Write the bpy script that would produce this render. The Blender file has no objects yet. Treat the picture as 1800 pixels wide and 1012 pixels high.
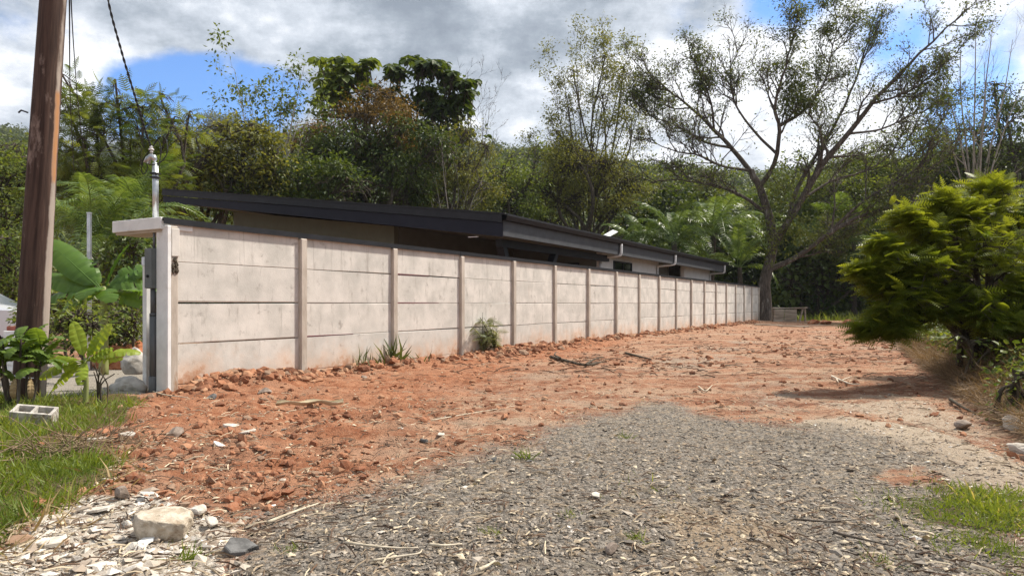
import bpy, math
import numpy as np
from math import radians as RAD, sin, cos, pi

sc = bpy.context.scene
C = sc.collection
FPX, CAMH = 1230.0, 1.09          # focal length in photo pixels, eye height

# ------------------------------------------------------------------ camera
cd = bpy.data.cameras.new('camera')
cd.sensor_fit = 'HORIZONTAL'; cd.sensor_width = 36.0
cd.lens = 36.0 * FPX / 1800.0
cd.shift_y = 0.015
cd.clip_start = 0.05; cd.clip_end = 6000
cam = bpy.data.objects.new('camera', cd); C.objects.link(cam)
cam.location = (0, 0, CAMH); cam.rotation_euler = (RAD(90), 0, 0)
sc.camera = cam

# ------------------------------------------------------------------ light
SUN_EL, SUN_AZ = RAD(54), RAD(65)      # azimuth clockwise from +Y: the sun stands to the right
sd = bpy.data.lights.new('sun', 'SUN'); sd.energy = 4.8; sd.angle = RAD(4.0); sd.color = (1.0, 0.93, 0.82)
so = bpy.data.objects.new('sun', sd); C.objects.link(so)
so.rotation_euler = (RAD(90) - SUN_EL, 0, -SUN_AZ + pi)
so.location = (30, 0, 40)
vs = sc.view_settings
sc.display_settings.display_device = 'sRGB'
vs.view_transform = 'Standard'; vs.look = 'None'; vs.exposure = 0.58; vs.gamma = 1.0; vs.use_curve_mapping = False
sc.cycles.max_bounces = 6; sc.cycles.diffuse_bounces = 3; sc.cycles.glossy_bounces = 2
sc.cycles.transmission_bounces = 4; sc.cycles.transparent_max_bounces = 6; sc.cycles.volume_bounces = 0
sc.cycles.use_denoising = True; sc.cycles.denoiser = 'OPENIMAGEDENOISE'; sc.cycles.denoising_input_passes = 'RGB_ALBEDO_NORMAL'; sc.cycles.denoising_prefilter = 'NONE'
sc.cycles.caustics_reflective = False; sc.cycles.caustics_refractive = False

# ------------------------------------------------------------------ node helper
class NT:
    def __init__(s, tree):
        s.t = tree; s.n = tree.nodes; s.l = tree.links
    def node(s, typ, **kw):
        n = s.n.new(typ)
        for k, v in kw.items():
            setattr(n, k, v)
        return n
    def put(s, sock, v):
        if isinstance(v, bpy.types.NodeSocket): s.l.new(v, sock)
        elif v is not None:
            if isinstance(v, (tuple, list)) and len(v) == 3 and sock.type == 'RGBA': v = (*v, 1)
            sock.default_value = v
    def math(s, op, a, b=None, c=None, clamp=False):
        n = s.node('ShaderNodeMath', operation=op, use_clamp=clamp)
        for i, v in enumerate((a, b, c)):
            if v is not None: s.put(n.inputs[i], v)
        return n.outputs[0]
    def vmath(s, op, a, b=None, out=0):
        n = s.node('ShaderNodeVectorMath', operation=op)
        s.put(n.inputs[0], a)
        if b is not None: s.put(n.inputs[1], b)
        return n.outputs[out]
    def noise(s, vec, scale, detail=4, rough=.55, out=0, dist=0.0):
        n = s.node('ShaderNodeTexNoise')
        if vec is not None: s.put(n.inputs['Vector'], vec)
        n.inputs['Scale'].default_value = scale; n.inputs['Detail'].default_value = detail
        n.inputs['Roughness'].default_value = rough; n.inputs['Distortion'].default_value = dist
        return n.outputs[out]
    def voro(s, vec, scale, out='Distance', feature='F1'):
        n = s.node('ShaderNodeTexVoronoi', feature=feature)
        s.put(n.inputs['Vector'], vec); n.inputs['Scale'].default_value = scale
        return n.outputs[out]
    def mix(s, f, a, b, blend='MIX'):
        n = s.node('ShaderNodeMix', data_type='RGBA', blend_type=blend)
        s.put(n.inputs[0], f); s.put(n.inputs[6], a); s.put(n.inputs[7], b)
        return n.outputs[2]
    def rng(s, v, a, b, c=0.0, d=1.0, smooth=True):
        n = s.node('ShaderNodeMapRange', interpolation_type='SMOOTHSTEP' if smooth else 'LINEAR')
        n.clamp = True if hasattr(n, 'clamp') else None
        s.put(n.inputs[0], v)
        for i, q in enumerate((a, b, c, d)): n.inputs[1 + i].default_value = q
        return n.outputs[0]
    def attr(s, name, out='Fac'):
        return s.node('ShaderNodeAttribute', attribute_name=name).outputs[out]
    def scale(s, vec, xyz):
        n = s.node('ShaderNodeMapping'); s.put(n.inputs[0], vec); n.inputs['Scale'].default_value = xyz
        return n.outputs[0]
    def bump(s, h, strength, dist=.02):
        n = s.node('ShaderNodeBump'); n.inputs['Strength'].default_value = strength
        n.inputs['Distance'].default_value = dist; s.put(n.inputs['Height'], h)
        return n.outputs[0]

# ------------------------------------------------------------------ sky
def pxdir(px, py):
    v = np.array([(px - 900) / FPX, 1.0, (533 - py) / FPX]); return tuple(v / np.linalg.norm(v))
w = bpy.data.worlds.new('World'); sc.world = w; w.use_nodes = True
k = NT(w.node_tree); k.n.clear()
sky = k.node('ShaderNodeTexSky', sky_type='NISHITA')
sky.sun_disc = False; sky.sun_elevation = SUN_EL; sky.sun_rotation = SUN_AZ
sky.air_density = 1.0; sky.dust_density = 0.6; sky.ozone_density = 2.5
bg1 = k.node('ShaderNodeBackground'); bg1.inputs[1].default_value = 0.13
blue = k.mix(1.0, sky.outputs[0], (0.50, 0.78, 1.12), 'MULTIPLY')
k.put(bg1.inputs[0], blue)
gen = k.node('ShaderNodeTexCoord').outputs['Generated']
sx = k.node('ShaderNodeSeparateXYZ'); k.put(sx.inputs[0], gen)
zz = k.math('ADD', k.math('MAXIMUM', sx.outputs[2], 0.0), 0.22)
cb = k.node('ShaderNodeCombineXYZ')
k.put(cb.inputs[0], k.math('DIVIDE', sx.outputs[0], zz)); k.put(cb.inputs[1], k.math('DIVIDE', sx.outputs[1], zz))
off = k.vmath('ADD', cb.outputs[0], (3.1, 7.7, 1.3))
dens = k.noise(off, 1.9, 9, .58)
def spot(px, py, rad, soft):
    d = k.vmath('DISTANCE', gen, pxdir(px, py), out=1)
    return k.rng(d, rad, rad + soft, 1.0, 0.0)
fine = k.math('ADD', k.math('MULTIPLY', k.noise(gen, 7.0, 9, .66), .55), k.math('MULTIPLY', k.noise(k.vmath('ADD', off, (5.0, 1.0, 2.0)), 5.0, 9, .62), .45))
val = k.math('ADD', dens, 0.40)
for px, py, r, s, amt in ((285, 172, .018, .085, .58), (370, 165, .018, .08, .60), (450, 165, .015, .075, .56), (225, 172, .0, .07, .40), (330, 215, .02, .06, .4), (525, 155, .0, .07, .36), (300, 50, .02, .11, -.26), (470, 60, .01, .08, -.15),
                          (1390, -14, .02, .06, .50), (1310, 215, .01, .07, .34), (1235, 150, .0, .06, .24), (1620, 190, .03, .12, .34), (1720, 240, .02, .1, .34), (1560, 60, .0, .09, .30), (1780, 40, .0, .08, .25),
                          (410, 15, .0, .06, .30), (1180, 20, .0, .06, .22), (15, 40, 0.0, .07, .26)):
    val = k.math('SUBTRACT', val, k.math('MULTIPLY', spot(px, py, r, s), amt))
val = k.math('ADD', val, k.math('MULTIPLY', spot(400, 132, .002, .022), .36))
val = k.math('ADD', val, k.math('MULTIPLY', k.math('SUBTRACT', fine, .5), .95))
cover = k.rng(val, .28, .68)
lump = k.noise(k.vmath('ADD', off, (0.12, -0.05, 4.0)), 2.4, 9, .60)
bright = k.math('ADD', k.math('MULTIPLY', lump, .75), k.math('SUBTRACT', k.math('MULTIPLY', fine, .80), .24))
for px, py, r, s, amt in ((1300, 190, .06, .34, .105), (1640, 120, .05, .30, .09), (30, 140, .02, .18, .05), (1120, 110, .02, .12, .06), (940, 215, .01, .10, .10), (150, 60, .0, .2, .03), (830, 60, .06, .26, -.09), (650, 60, .0, .15, -.02)):
    bright = k.math('ADD', bright, k.math('MULTIPLY', spot(px, py, r, s), amt))
cr = k.node('ShaderNodeValToRGB'); k.put(cr.inputs[0], bright)
e = cr.color_ramp.elements
e[0].position = .38; e[0].color = (.20, .235, .285, 1)
e[1].position = .67; e[1].color = (.80, .81, .84, 1)
x = e.new(.47); x.color = (.29, .33, .385, 1)
x = e.new(.57); x.color = (.50, .54, .60, 1)
bg2 = k.node('ShaderNodeBackground'); k.put(bg2.inputs[0], cr.outputs[0]); bg2.inputs[1].default_value = 1.0
mx = k.node('ShaderNodeMixShader'); k.put(mx.inputs[0], cover); k.l.new(bg1.outputs[0], mx.inputs[1]); k.l.new(bg2.outputs[0], mx.inputs[2])
wo = k.node('ShaderNodeOutputWorld'); k.l.new(mx.outputs[0], wo.inputs[0])

# ------------------------------------------------------------------ mesh helpers
def rnd(seed): return np.random.default_rng(seed)
def mk(name, V, Q=None, T=None, mat=None, parent=None, smooth=False, attr=None, link=True):
    V = np.asarray(V, dtype=np.float32).reshape(-1, 3)
    me = bpy.data.meshes.new(name)
    Q = np.zeros((0, 4), np.int32) if Q is None else np.asarray(Q, np.int32).reshape(-1, 4)
    T = np.zeros((0, 3), np.int32) if T is None else np.asarray(T, np.int32).reshape(-1, 3)
    me.vertices.add(len(V)); me.vertices.foreach_set('co', V.ravel())
    me.loops.add(Q.size + T.size)
    me.loops.foreach_set('vertex_index', np.concatenate([Q.ravel(), T.ravel()]))
    nf = len(Q) + len(T)
    me.polygons.add(nf)
    ls = np.concatenate([np.arange(len(Q)) * 4, Q.size + np.arange(len(T)) * 3]).astype(np.int32)
    me.polygons.foreach_set('loop_start', ls)
    me.polygons.foreach_set('loop_total', np.concatenate([np.full(len(Q), 4), np.full(len(T), 3)]).astype(np.int32))
    me.polygons.foreach_set('use_smooth', np.full(nf, bool(smooth)))
    if attr:
        for an, av in attr.items():
            a = me.attributes.new(an, 'FLOAT', 'POINT'); a.data.foreach_set('value', np.asarray(av, np.float32))
    me.update(calc_edges=True)
    if mat: me.materials.append(mat)
    if not link: return me
    return link_mesh(name, me, parent)
def link_mesh(name, me, parent=None):
    o = bpy.data.objects.new(name, me); C.objects.link(o)
    if parent is not None: o.parent = parent
    return o
def empty(name, loc=(0, 0, 0), rotz=0.0):
    o = bpy.data.objects.new(name, None); C.objects.link(o); o.location = loc; o.rotation_euler = (0, 0, rotz)
    o.empty_display_size = .2
    return o
def tag(o, label, cat, group=None, kind=None):
    o['label'] = label; o['category'] = cat
    if group: o['group'] = group
    if kind: o['kind'] = kind
    return o
def struct(o, label=None):
    o['kind'] = 'structure'
    if label: o['label'] = label
    return o
class MB:
    """collects shapes, then links them as one mesh"""
    def __init__(s): s.V = []; s.Q = []; s.T = []; s.n = 0
    def add(s, V, Q=None, T=None):
        V = np.asarray(V, float).reshape(-1, 3)
        s.V.append(V)
        if Q is not None and len(Q): s.Q.append(np.asarray(Q, int).reshape(-1, 4) + s.n)
        if T is not None and len(T): s.T.append(np.asarray(T, int).reshape(-1, 3) + s.n)
        s.n += len(V); return s
    def box(s, a, b, bev=0.0):
        a = np.array(a, float); b = np.array(b, float); lo = np.minimum(a, b); hi = np.maximum(a, b)
        if bev <= 0:
            V = [(x, y, z) for z in (lo[2], hi[2]) for y in (lo[1], hi[1]) for x in (lo[0], hi[0])]
            return s.add(V, [(0, 2, 3, 1), (4, 5, 7, 6), (0, 1, 5, 4), (2, 6, 7, 3), (0, 4, 6, 2), (1, 3, 7, 5)])
        V, idx = [], {}
        for sx_ in (0, 1):
            for sy_ in (0, 1):
                for sz_ in (0, 1):
                    c = [(lo, hi)[q][i] for i, q in enumerate((sx_, sy_, sz_))]
                    sg = [1 if q == 0 else -1 for q in (sx_, sy_, sz_)]
                    for ax in range(3):
                        p = [c[i] + (0 if i == ax else sg[i] * bev) for i in range(3)]
                        idx[(sx_, sy_, sz_, ax)] = len(V); V.append(p)
        Q, T = [], []
        ctr = (lo + hi) / 2
        def q(*ks):
            f = [idx[k_] for k_ in ks]; P = np.array([V[i] for i in f]); nrm = np.cross(P[1] - P[0], P[2] - P[0])
            if np.dot(nrm, P.mean(0) - ctr) < 0: f = f[::-1]
            (Q if len(f) == 4 else T).append(f)
        R2 = (0, 1)
        for sgn in R2:
            q((sgn, 0, 0, 0), (sgn, 1, 0, 0), (sgn, 1, 1, 0), (sgn, 0, 1, 0))
            q((0, sgn, 0, 1), (1, sgn, 0, 1), (1, sgn, 1, 1), (0, sgn, 1, 1))
            q((0, 0, sgn, 2), (1, 0, sgn, 2), (1, 1, sgn, 2), (0, 1, sgn, 2))
        for i in R2:
            for j in R2:
                q((i, j, 0, 0), (i, j, 1, 0), (i, j, 1, 1), (i, j, 0, 1))
                q((i, 0, j, 0), (i, 1, j, 0), (i, 1, j, 2), (i, 0, j, 2))
                q((0, i, j, 1), (1, i, j, 1), (1, i, j, 2), (0, i, j, 2))
                for l in R2: q((i, j, l, 0), (i, j, l, 1), (i, j, l, 2))
        return s.add(V, Q, T)
    def hexa(s, P):
        """8 corners: bottom loop then top loop"""
        return s.add(P, [(3, 2, 1, 0), (4, 5, 6, 7), (0, 1, 5, 4), (1, 2, 6, 5), (2, 3, 7, 6), (3, 0, 4, 7)])
    def tube(s, pts, rad, k=8, cap=True):
        P = np.asarray(pts, float)[None]; R = np.broadcast_to(np.asarray(rad, float), (len(pts),))[None]
        V, Q = tubes(P, R, k); n = len(pts)
        T = []
        if cap:
            V = np.vstack([V, P[0, 0], P[0, -1]])
            for i in range(k):
                j = (i + 1) % k
                T.append((n * k, j, i)); T.append((n * k + 1, (n - 1) * k + i, (n - 1) * k + j))
        return s.add(V, Q, T)
    def sphere(s, c, r, n=8, m=12):
        c = np.array(c, float); r = np.broadcast_to(np.asarray(r, float), (3,))
        V = []; Q = []
        for i in range(n + 1):
            th = pi * i / n
            for j in range(m):
                ph = 2 * pi * j / m
                V.append(c + r * np.array([sin(th) * cos(ph), sin(th) * sin(ph), cos(th)]))
        for i in range(n):
            for j in range(m):
                Q.append((i * m + j, (i + 1) * m + j, (i + 1) * m + (j + 1) % m, i * m + (j + 1) % m))
        return s.add(V, Q)
    def build(s, name, mat, parent=None, smooth=False):
        return mk(name, np.vstack(s.V), np.vstack(s.Q) if s.Q else None, np.vstack(s.T) if s.T else None, mat, parent, smooth)

def nrmz(a): return a / np.maximum(np.linalg.norm(a, axis=-1, keepdims=True), 1e-9)
def tubes(P, R, k):
    """P (M,N,3), R (M,N) -> verts, quads of M tapered tubes"""
    M, N, _ = P.shape
    Tn = nrmz(np.gradient(P, axis=1))
    mean = nrmz(Tn.mean(1))
    ref = np.where(np.abs(mean[:, 2:3]) > .75, np.array([[1., 0, 0]]), np.array([[0, 0, 1.]]))[:, None, :]
    n1 = nrmz(np.cross(Tn, np.broadcast_to(ref, Tn.shape))); n2 = np.cross(Tn, n1)
    a = np.arange(k) * 2 * pi / k
    V = P[:, :, None, :] + R[:, :, None, None] * (np.cos(a)[None, None, :, None] * n1[:, :, None, :] + np.sin(a)[None, None, :, None] * n2[:, :, None, :])
    i = np.arange(N - 1)[:, None]; j = np.arange(k)[None]
    q = np.stack([i * k + j, i * k + (j + 1) % k, (i + 1) * k + (j + 1) % k, (i + 1) * k + j], -1).reshape(-1, 4)
    Q = (np.arange(M) * N * k)[:, None, None] + q[None]
    return V.reshape(-1, 3), Q.reshape(-1, 4)
def scatter(tmpl, pos, xdir, zdir, scale):
    """copies of a small template (V, Q, T) at pos, x axis along xdir"""
    V, Q, T = tmpl
    X = nrmz(xdir); Y = nrmz(np.cross(zdir, X)); Z = np.cross(X, Y)
    S = np.asarray(scale, float)
    if S.ndim == 1: S = S[:, None].repeat(3, 1)
    A = V[None] * S[:, None, :]
    out = pos[:, None, :] + A[..., 0:1] * X[:, None] + A[..., 1:2] * Y[:, None] + A[..., 2:3] * Z[:, None]
    M = len(pos); o = (np.arange(M) * len(V))[:, None, None]
    q = (Q[None] + o).reshape(-1, 4) if len(Q) else np.zeros((0, 4), int)
    t = (T[None] + o).reshape(-1, 3) if len(T) else np.zeros((0, 3), int)
    return out.reshape(-1, 3), q, t
E4 = np.zeros((0, 4), int); E3 = np.zeros((0, 3), int)
LEAF = (np.array([(0, 0, 0), (.45, .24, .05), (1, 0, -.10), (.45, -.24, .05)], float), np.array([(0, 1, 2, 3)]), E3)
LEAF_BROAD = (np.array([(0, 0, 0), (.3, .30, .06), (.75, .26, .0), (1, 0, -.18), (.75, -.26, 0), (.3, -.30, .06), (.5, 0, .0)], float),
              np.array([(0, 1, 2, 6), (6, 2, 3, 4), (0, 6, 4, 5)]), E3)
def frond_tmpl(n=10, pl=.30, wd=.055, droop=.25):
    V, Q = [], []
    for i in range(n):
        t = (i + .6) / n
        L = pl * math.sin(pi * min(1, .25 + .8 * t)) + .05
        z = -droop * t * t
        for sg in (1, -1):
            b = len(V)
            d = np.array([.45, sg * .89, -.18]); p = np.array([t, 0, z]); wv = np.array([wd, 0, 0])
            V += [p - wv * .3, p + wv * .7, p + d * L * .8 + wv * .5, p + d * L]
            Q.append((b, b + 1, b + 2, b + 3))
    b = len(V)
    V += [(0, .008, 0), (0, -.008, 0), (1, -.004, -droop), (1, .004, -droop)]; Q.append((b, b + 1, b + 2, b + 3))
    return np.array(V, float), np.array(Q), E3
FROND = frond_tmpl(9, .34, .07)
FROND_FINE = frond_tmpl(16, .26, .026, .35)
BLADE = (np.array([(-.0, .035, 0), (0, -.035, 0), (.12, -.03, .5), (.12, .03, .5), (.42, 0, .95)], float), np.array([(0, 1, 2, 3)]), np.array([(3, 2, 4)]))
def octa(seed):
    r = rnd(seed); V = np.array([(1, 0, 0), (-1, 0, 0), (0, 1, 0), (0, -1, 0), (0, 0, 1), (0, 0, -1)], float)
    V = V * r.uniform(.6, 1.1, (6, 1)) + r.uniform(-.25, .25, (6, 3))
    T = np.array([(0, 2, 4), (2, 1, 4), (1, 3, 4), (3, 0, 4), (2, 0, 5), (1, 2, 5), (3, 1, 5), (0, 3, 5)])
    return V, E4, T
def ico(sub=0):
    t = (1 + 5 ** .5) / 2
    V = nrmz(np.array([(-1, t, 0), (1, t, 0), (-1, -t, 0), (1, -t, 0), (0, -1, t), (0, 1, t), (0, -1, -t), (0, 1, -t), (t, 0, -1), (t, 0, 1), (-t, 0, -1), (-t, 0, 1)], float))
    T = [(0, 11, 5), (0, 5, 1), (0, 1, 7), (0, 7, 10), (0, 10, 11), (1, 5, 9), (5, 11, 4), (11, 10, 2), (10, 7, 6), (7, 1, 8),
         (3, 9, 4), (3, 4, 2), (3, 2, 6), (3, 6, 8), (3, 8, 9), (4, 9, 5), (2, 4, 11), (6, 2, 10), (8, 6, 7), (9, 8, 1)]
    V = [tuple(v) for v in V]
    for _ in range(sub):
        mid = {}; T2 = []
        def m(a, b):
            kk = (min(a, b), max(a, b))
            if kk not in mid:
                p = np.array(V[a]) + np.array(V[b]); V.append(tuple(p / np.linalg.norm(p))); mid[kk] = len(V) - 1
            return mid[kk]
        for a, b, c in T:
            ab, bc, ca = m(a, b), m(b, c), m(c, a); T2 += [(a, ab, ca), (b, bc, ab), (c, ca, bc), (ab, bc, ca)]
        T = T2
    return np.array(V), np.array(T)

# ------------------------------------------------------------------ value noise for shapes
def vnoise(x, y, seed=0):
    xi = np.floor(x).astype(np.int64); yi = np.floor(y).astype(np.int64); fx = x - xi; fy = y - yi
    def h(a, b):
        n = (a * 374761393 + b * 668265263 + seed * 1442695041) & 0xFFFFFFFF
        n = ((n ^ (n >> 13)) * 1274126177) & 0xFFFFFFFF
        return ((n ^ (n >> 16)) & 0xFFFF) / 65535.0
    u = fx * fx * (3 - 2 * fx); v = fy * fy * (3 - 2 * fy)
    return (h(xi, yi) * (1 - u) + h(xi + 1, yi) * u) * (1 - v) + (h(xi, yi + 1) * (1 - u) + h(xi + 1, yi + 1) * u) * v
def fbm(x, y, f, oct=4, seed=0, g=.5):
    s = 0; a = 1; t = 0
    for i in range(oct):
        s = s + a * (vnoise(x * f + 17.3 * i, y * f - 9.1 * i, seed + i) - .5); t += a; a *= g; f *= 2.03
    return s / t * 2
def sstep(a, b, x):
    t = np.clip((x - a) / (b - a), 0, 1); return t * t * (3 - 2 * t)

# where a photo pixel meets level ground / a given distance
def gp(px, py, z=0.0):
    Y = (CAMH - z) * FPX / (py - 533.0); return np.array([(px - 900) / FPX * Y, Y])
def at(px, py, Y):
    return np.array([(px - 900) / FPX * Y, Y, CAMH + (533.0 - py) / FPX * Y])
# the boundary wall's own frame: u runs along it, v inward, away from the camera
TH = math.atan2(699, FPX)
P0 = np.array([-4.185, 8.55]); UD = np.array([sin(TH), cos(TH)]); VD = np.array([-cos(TH), sin(TH)])
WROT = math.atan2(UD[1], UD[0]); BAY = 2.123
def W(u, v, z=0.0): p = P0 + u * UD + v * VD; return np.array([p[0], p[1], z])

# ------------------------------------------------------------------ materials
def material(name, fn):
    m = bpy.data.materials.new(name); m.use_nodes = True; kk = NT(m.node_tree); kk.n.clear()
    out = kk.node('ShaderNodeOutputMaterial'); sh = fn(kk, m); kk.l.new(sh, out.inputs[0]); return m
def principled(kk, col, rough=.8, metal=0.0, normal=None, spec=.3):
    b = kk.node('ShaderNodeBsdfPrincipled')
    kk.put(b.inputs['Base Color'], col); kk.put(b.inputs['Roughness'], rough); kk.put(b.inputs['Metallic'], metal)
    kk.put(b.inputs['Specular IOR Level'], spec)
    if normal is not None: kk.l.new(normal, b.inputs['Normal'])
    return b.outputs[0]
def pos(kk): return kk.node('ShaderNodeNewGeometry').outputs['Position']
def objco(kk): return kk.node('ShaderNodeTexCoord').outputs['Object']
def leaf_mat(name, c1, c2, trans=.35, rough=.5, c3=None):
    def fn(kk, m):
        t = kk.attr('tone')
        col = kk.mix(t, c1, c2)
        if c3: col = kk.mix(kk.rng(t, .80, .95), col, c3)
        p = principled(kk, col, rough, spec=.35)
        tr = kk.node('ShaderNodeBsdfTranslucent')
        kk.put(tr.inputs[0], kk.mix(1.0, col, (1.5, 1.35, .6), 'MULTIPLY'))
        mxn = kk.node('ShaderNodeMixShader'); mxn.inputs[0].default_value = trans
        kk.l.new(p, mxn.inputs[1]); kk.l.new(tr.outputs[0], mxn.inputs[2]); return mxn.outputs[0]
    return material(name, fn)
def rough_mat(name, c1, c2, scale=8, rough=.85, bump=.3, stretch=(1, 1, 1), metal=0.0, spec=.3, c3=None, dist=.02, detail=6):
    def fn(kk, m):
        v = kk.scale(objco(kk), stretch); n = kk.noise(v, scale, detail, .6)
        col = kk.mix(kk.rng(n, .3, .7), c1, c2)
        if c3:
            n2 = kk.noise(v, scale * .37, 5, .65); col = kk.mix(kk.rng(n2, .56, .66), col, c3)
        return principled(kk, col, rough, metal, kk.bump(n, bump, dist), spec)
    return material(name, fn)
M = {}
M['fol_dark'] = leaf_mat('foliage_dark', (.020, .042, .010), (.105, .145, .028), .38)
M['fol_mid'] = leaf_mat('foliage_mid', (.048, .084, .016), (.190, .235, .046), .45)
M['fol_olive'] = leaf_mat('foliage_olive', (.076, .092, .020), (.250, .255, .060), .45)
M['fol_brown'] = leaf_mat('foliage_vine', (.060, .044, .014), (.235, .145, .038), .36)
M['fol_light'] = leaf_mat('foliage_light', (.065, .110, .020), (.200, .250, .055), .42)
M['fol_hero'] = leaf_mat('foliage_rain_tree', (.032, .058, .014), (.160, .185, .042), .42)
M['fol_feather'] = leaf_mat('foliage_feathery_shrub', (.090, .135, .014), (.245, .280, .034), .48)
M['fol_palm'] = leaf_mat('foliage_palm', (.034, .075, .016), (.185, .260, .070), .40, .35)
M['fol_banana'] = leaf_mat('foliage_banana', (.060, .130, .020), (.150, .270, .055), .50, .35)
M['fol_banana_young'] = leaf_mat('foliage_banana_young', (.17, .27, .022), (.38, .46, .055), .50, .45)
M['fol_hill'] = leaf_mat('foliage_hill', (.040, .066, .024), (.145, .170, .055), .32)
M['grass'] = leaf_mat('grass_blades', (.070, .125, .016), (.250, .300, .050), .42, .5, (.42, .36, .17))
M['dry'] = leaf_mat('dry_straw', (.20, .13, .065), (.46, .35, .19), .2, .8)
M['litter'] = leaf_mat('ground_litter', (.14, .085, .05), (.62, .52, .37), .05, .8)
M['bark'] = rough_mat('bark_grey', (.040, .031, .024), (.125, .10, .08), 14, .9, .6, (1, 1, .25), c3=(.20, .18, .155))
M['bark_dark'] = rough_mat('bark_dark', (.035, .028, .020), (.11, .09, .065), 12, .9, .5, (1, 1, .3))
M['bark_pale'] = rough_mat('bark_pale', (.20, .17, .135), (.38, .34, .29), 12, .9, .4, (1, 1, .3))

# ------------------------------------------------------------------ ground
def poly_sd(x, y, poly):
    """signed distance to a polygon, positive inside"""
    P = np.array(poly); best = np.full(x.shape, 1e9); ins = np.zeros(x.shape, bool)
    for i in range(len(P)):
        a, b = P[i], P[(i + 1) % len(P)]
        dx, dy = b - a; L = dx * dx + dy * dy + 1e-12
        t = np.clip(((x - a[0]) * dx + (y - a[1]) * dy) / L, 0, 1)
        best = np.minimum(best, np.hypot(x - a[0] - t * dx, y - a[1] - t * dy))
        c = ((a[1] > y) != (b[1] > y)) & (x < (b[0] - a[0]) * (y - a[1]) / (b[1] - a[1] + 1e-12) + a[0])
        ins ^= c
    return np.where(ins, best, -best)
def gpoly(pts): return [gp(*p) for p in pts]
R_GRAVEL = gpoly([(330, 1080), (380, 990), (430, 950), (520, 905), (640, 880), (770, 838), (850, 800), (1000, 742), (1080, 722), (1130, 712), (1180, 706),
                  (1225, 726), (1310, 738), (1440, 748), (1560, 770), (1640, 810), (1680, 850), (1640, 885), (1810, 965), (1900, 1080)])
R_GRAV2 = [gpoly([(1090, 730), (1130, 670), (1190, 665), (1225, 735)]), gpoly([(1040, 690), (1120, 640), (1280, 600), (1400, 600), (1300, 635), (1200, 670), (1120, 705)]), gpoly([(1260, 700), (1330, 675), (1440, 680), (1400, 720), (1290, 725)]),
           gpoly([(940, 618), (1000, 600), (1040, 602), (990, 616)])]
R_TAN = [gpoly([(640, 920), (720, 870), (860, 830), (960, 860), (1250, 880), (1420, 930), (1500, 1080), (1050, 1080), (900, 940)]), gpoly([(1000, 770), (1060, 750), (1080, 790), (1010, 810)])]
R_RED2 = [gpoly([(1530, 830), (1610, 815), (1650, 840), (1570, 850)]), gpoly([(1200, 690), (1240, 650), (1400, 640), (1440, 720), (1330, 740), (1215, 722)])]
R_LIME = gpoly([(-300, 1150), (-60, 1000), (60, 925), (150, 880), (260, 872), (360, 905), (400, 925), (380, 985), (330, 1150)])
R_GRASS = gpoly([(-500, 1100), (-400, 690), (60, 700), (250, 698), (205, 740), (130, 765), (120, 800), (200, 815), (185, 862), (110, 880), (50, 925), (-60, 1000), (-200, 1100)])
R_SAND = gpoly([(1390, 742), (1480, 728), (1640, 750), (1850, 830), (1880, 900), (1700, 860), (1640, 815), (1560, 772)])
R_SAND2 = gpoly([(1400, 700), (1650, 700), (1800, 790), (1850, 830), (1640, 750), (1500, 725)])
R_GRASS2 = gpoly([(1590, 880), (1690, 852), (1830, 880), (1850, 1000), (1790, 1010), (1700, 965), (1600, 930)])
R_RICH = gpoly([(230, 700), (420, 655), (700, 628), (900, 605), (1100, 590), (1110, 605), (930, 640), (800, 700), (660, 790), (640, 870), (500, 905), (400, 905), (205, 868), (205, 800), (130, 775), (150, 750)])
R_SLAB = gpoly([(-100, 640), (255, 622), (262, 690), (60, 705), (-100, 705)])
BANK = np.array([gp(2050, 960), gp(1790, 770), gp(1700, 715), gp(1625, 655), gp(1580, 612), gp(1540, 588), gp(1500, 575)])
def bank_side(x, y):
    """distance to the right of the bank's foot line"""
    bx = np.interp(y, BANK[:, 1], BANK[:, 0]); return x - bx - .25 * fbm(x, y, .8, 3, 55)
def masks(x, y):
    wx = .26 * fbm(x, y, 1.1, 5, 3, .62) + .10 * fbm(x, y, 6, 3, 8); s = np.clip(y / 6.0, .5, 4)
    def m(p, soft): return sstep(-soft, soft, poly_sd(x, y, p) + wx * s * 1.0)
    far = np.clip(y / 7, .7, 3)
    g = m(R_GRAVEL, .10)
    g = sstep(-.70, .60, poly_sd(x, y, R_GRAVEL) + wx * s * 1.1 + .14 * fbm(x, y, 3.3, 3, 29))
    g2 = 0 * x
    for p in R_GRAV2: g2 = np.maximum(g2, .62 * m(p, .45) * sstep(-.35, .4, fbm(x, y, 1.3, 4, 66)))
    tan = np.maximum(m(R_TAN[0], .35), m(R_TAN[1], .2)) * sstep(-.5, .4, fbm(x, y, .9, 4, 31))
    red = np.maximum(m(R_RED2[0], .10), 0) + 0
    lime = m(R_LIME, .12); gr = np.maximum(m(R_GRASS, .10), m(R_GRASS2, .30) * sstep(-.40, .15, fbm(x, y, 1.6, 4, 77)))
    sand = np.maximum(m(R_SAND, .12), .6 * m(R_SAND2, .4)); slab = m(R_SLAB, .1)
    g = g * (1 - .75 * red); bk = sstep(-.3, .4, bank_side(x, y)) * (y < 40)
    return dict(rich=sstep(-.5, .5, poly_sd(x, y, R_RICH) + wx), grav2=g2, gravel=g * (1 - lime) * (1 - bk), tan=tan, lime=lime, grass=gr * (1 - .5 * lime), sand=sand * (1 - bk), slab=slab, bank=bk)
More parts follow.
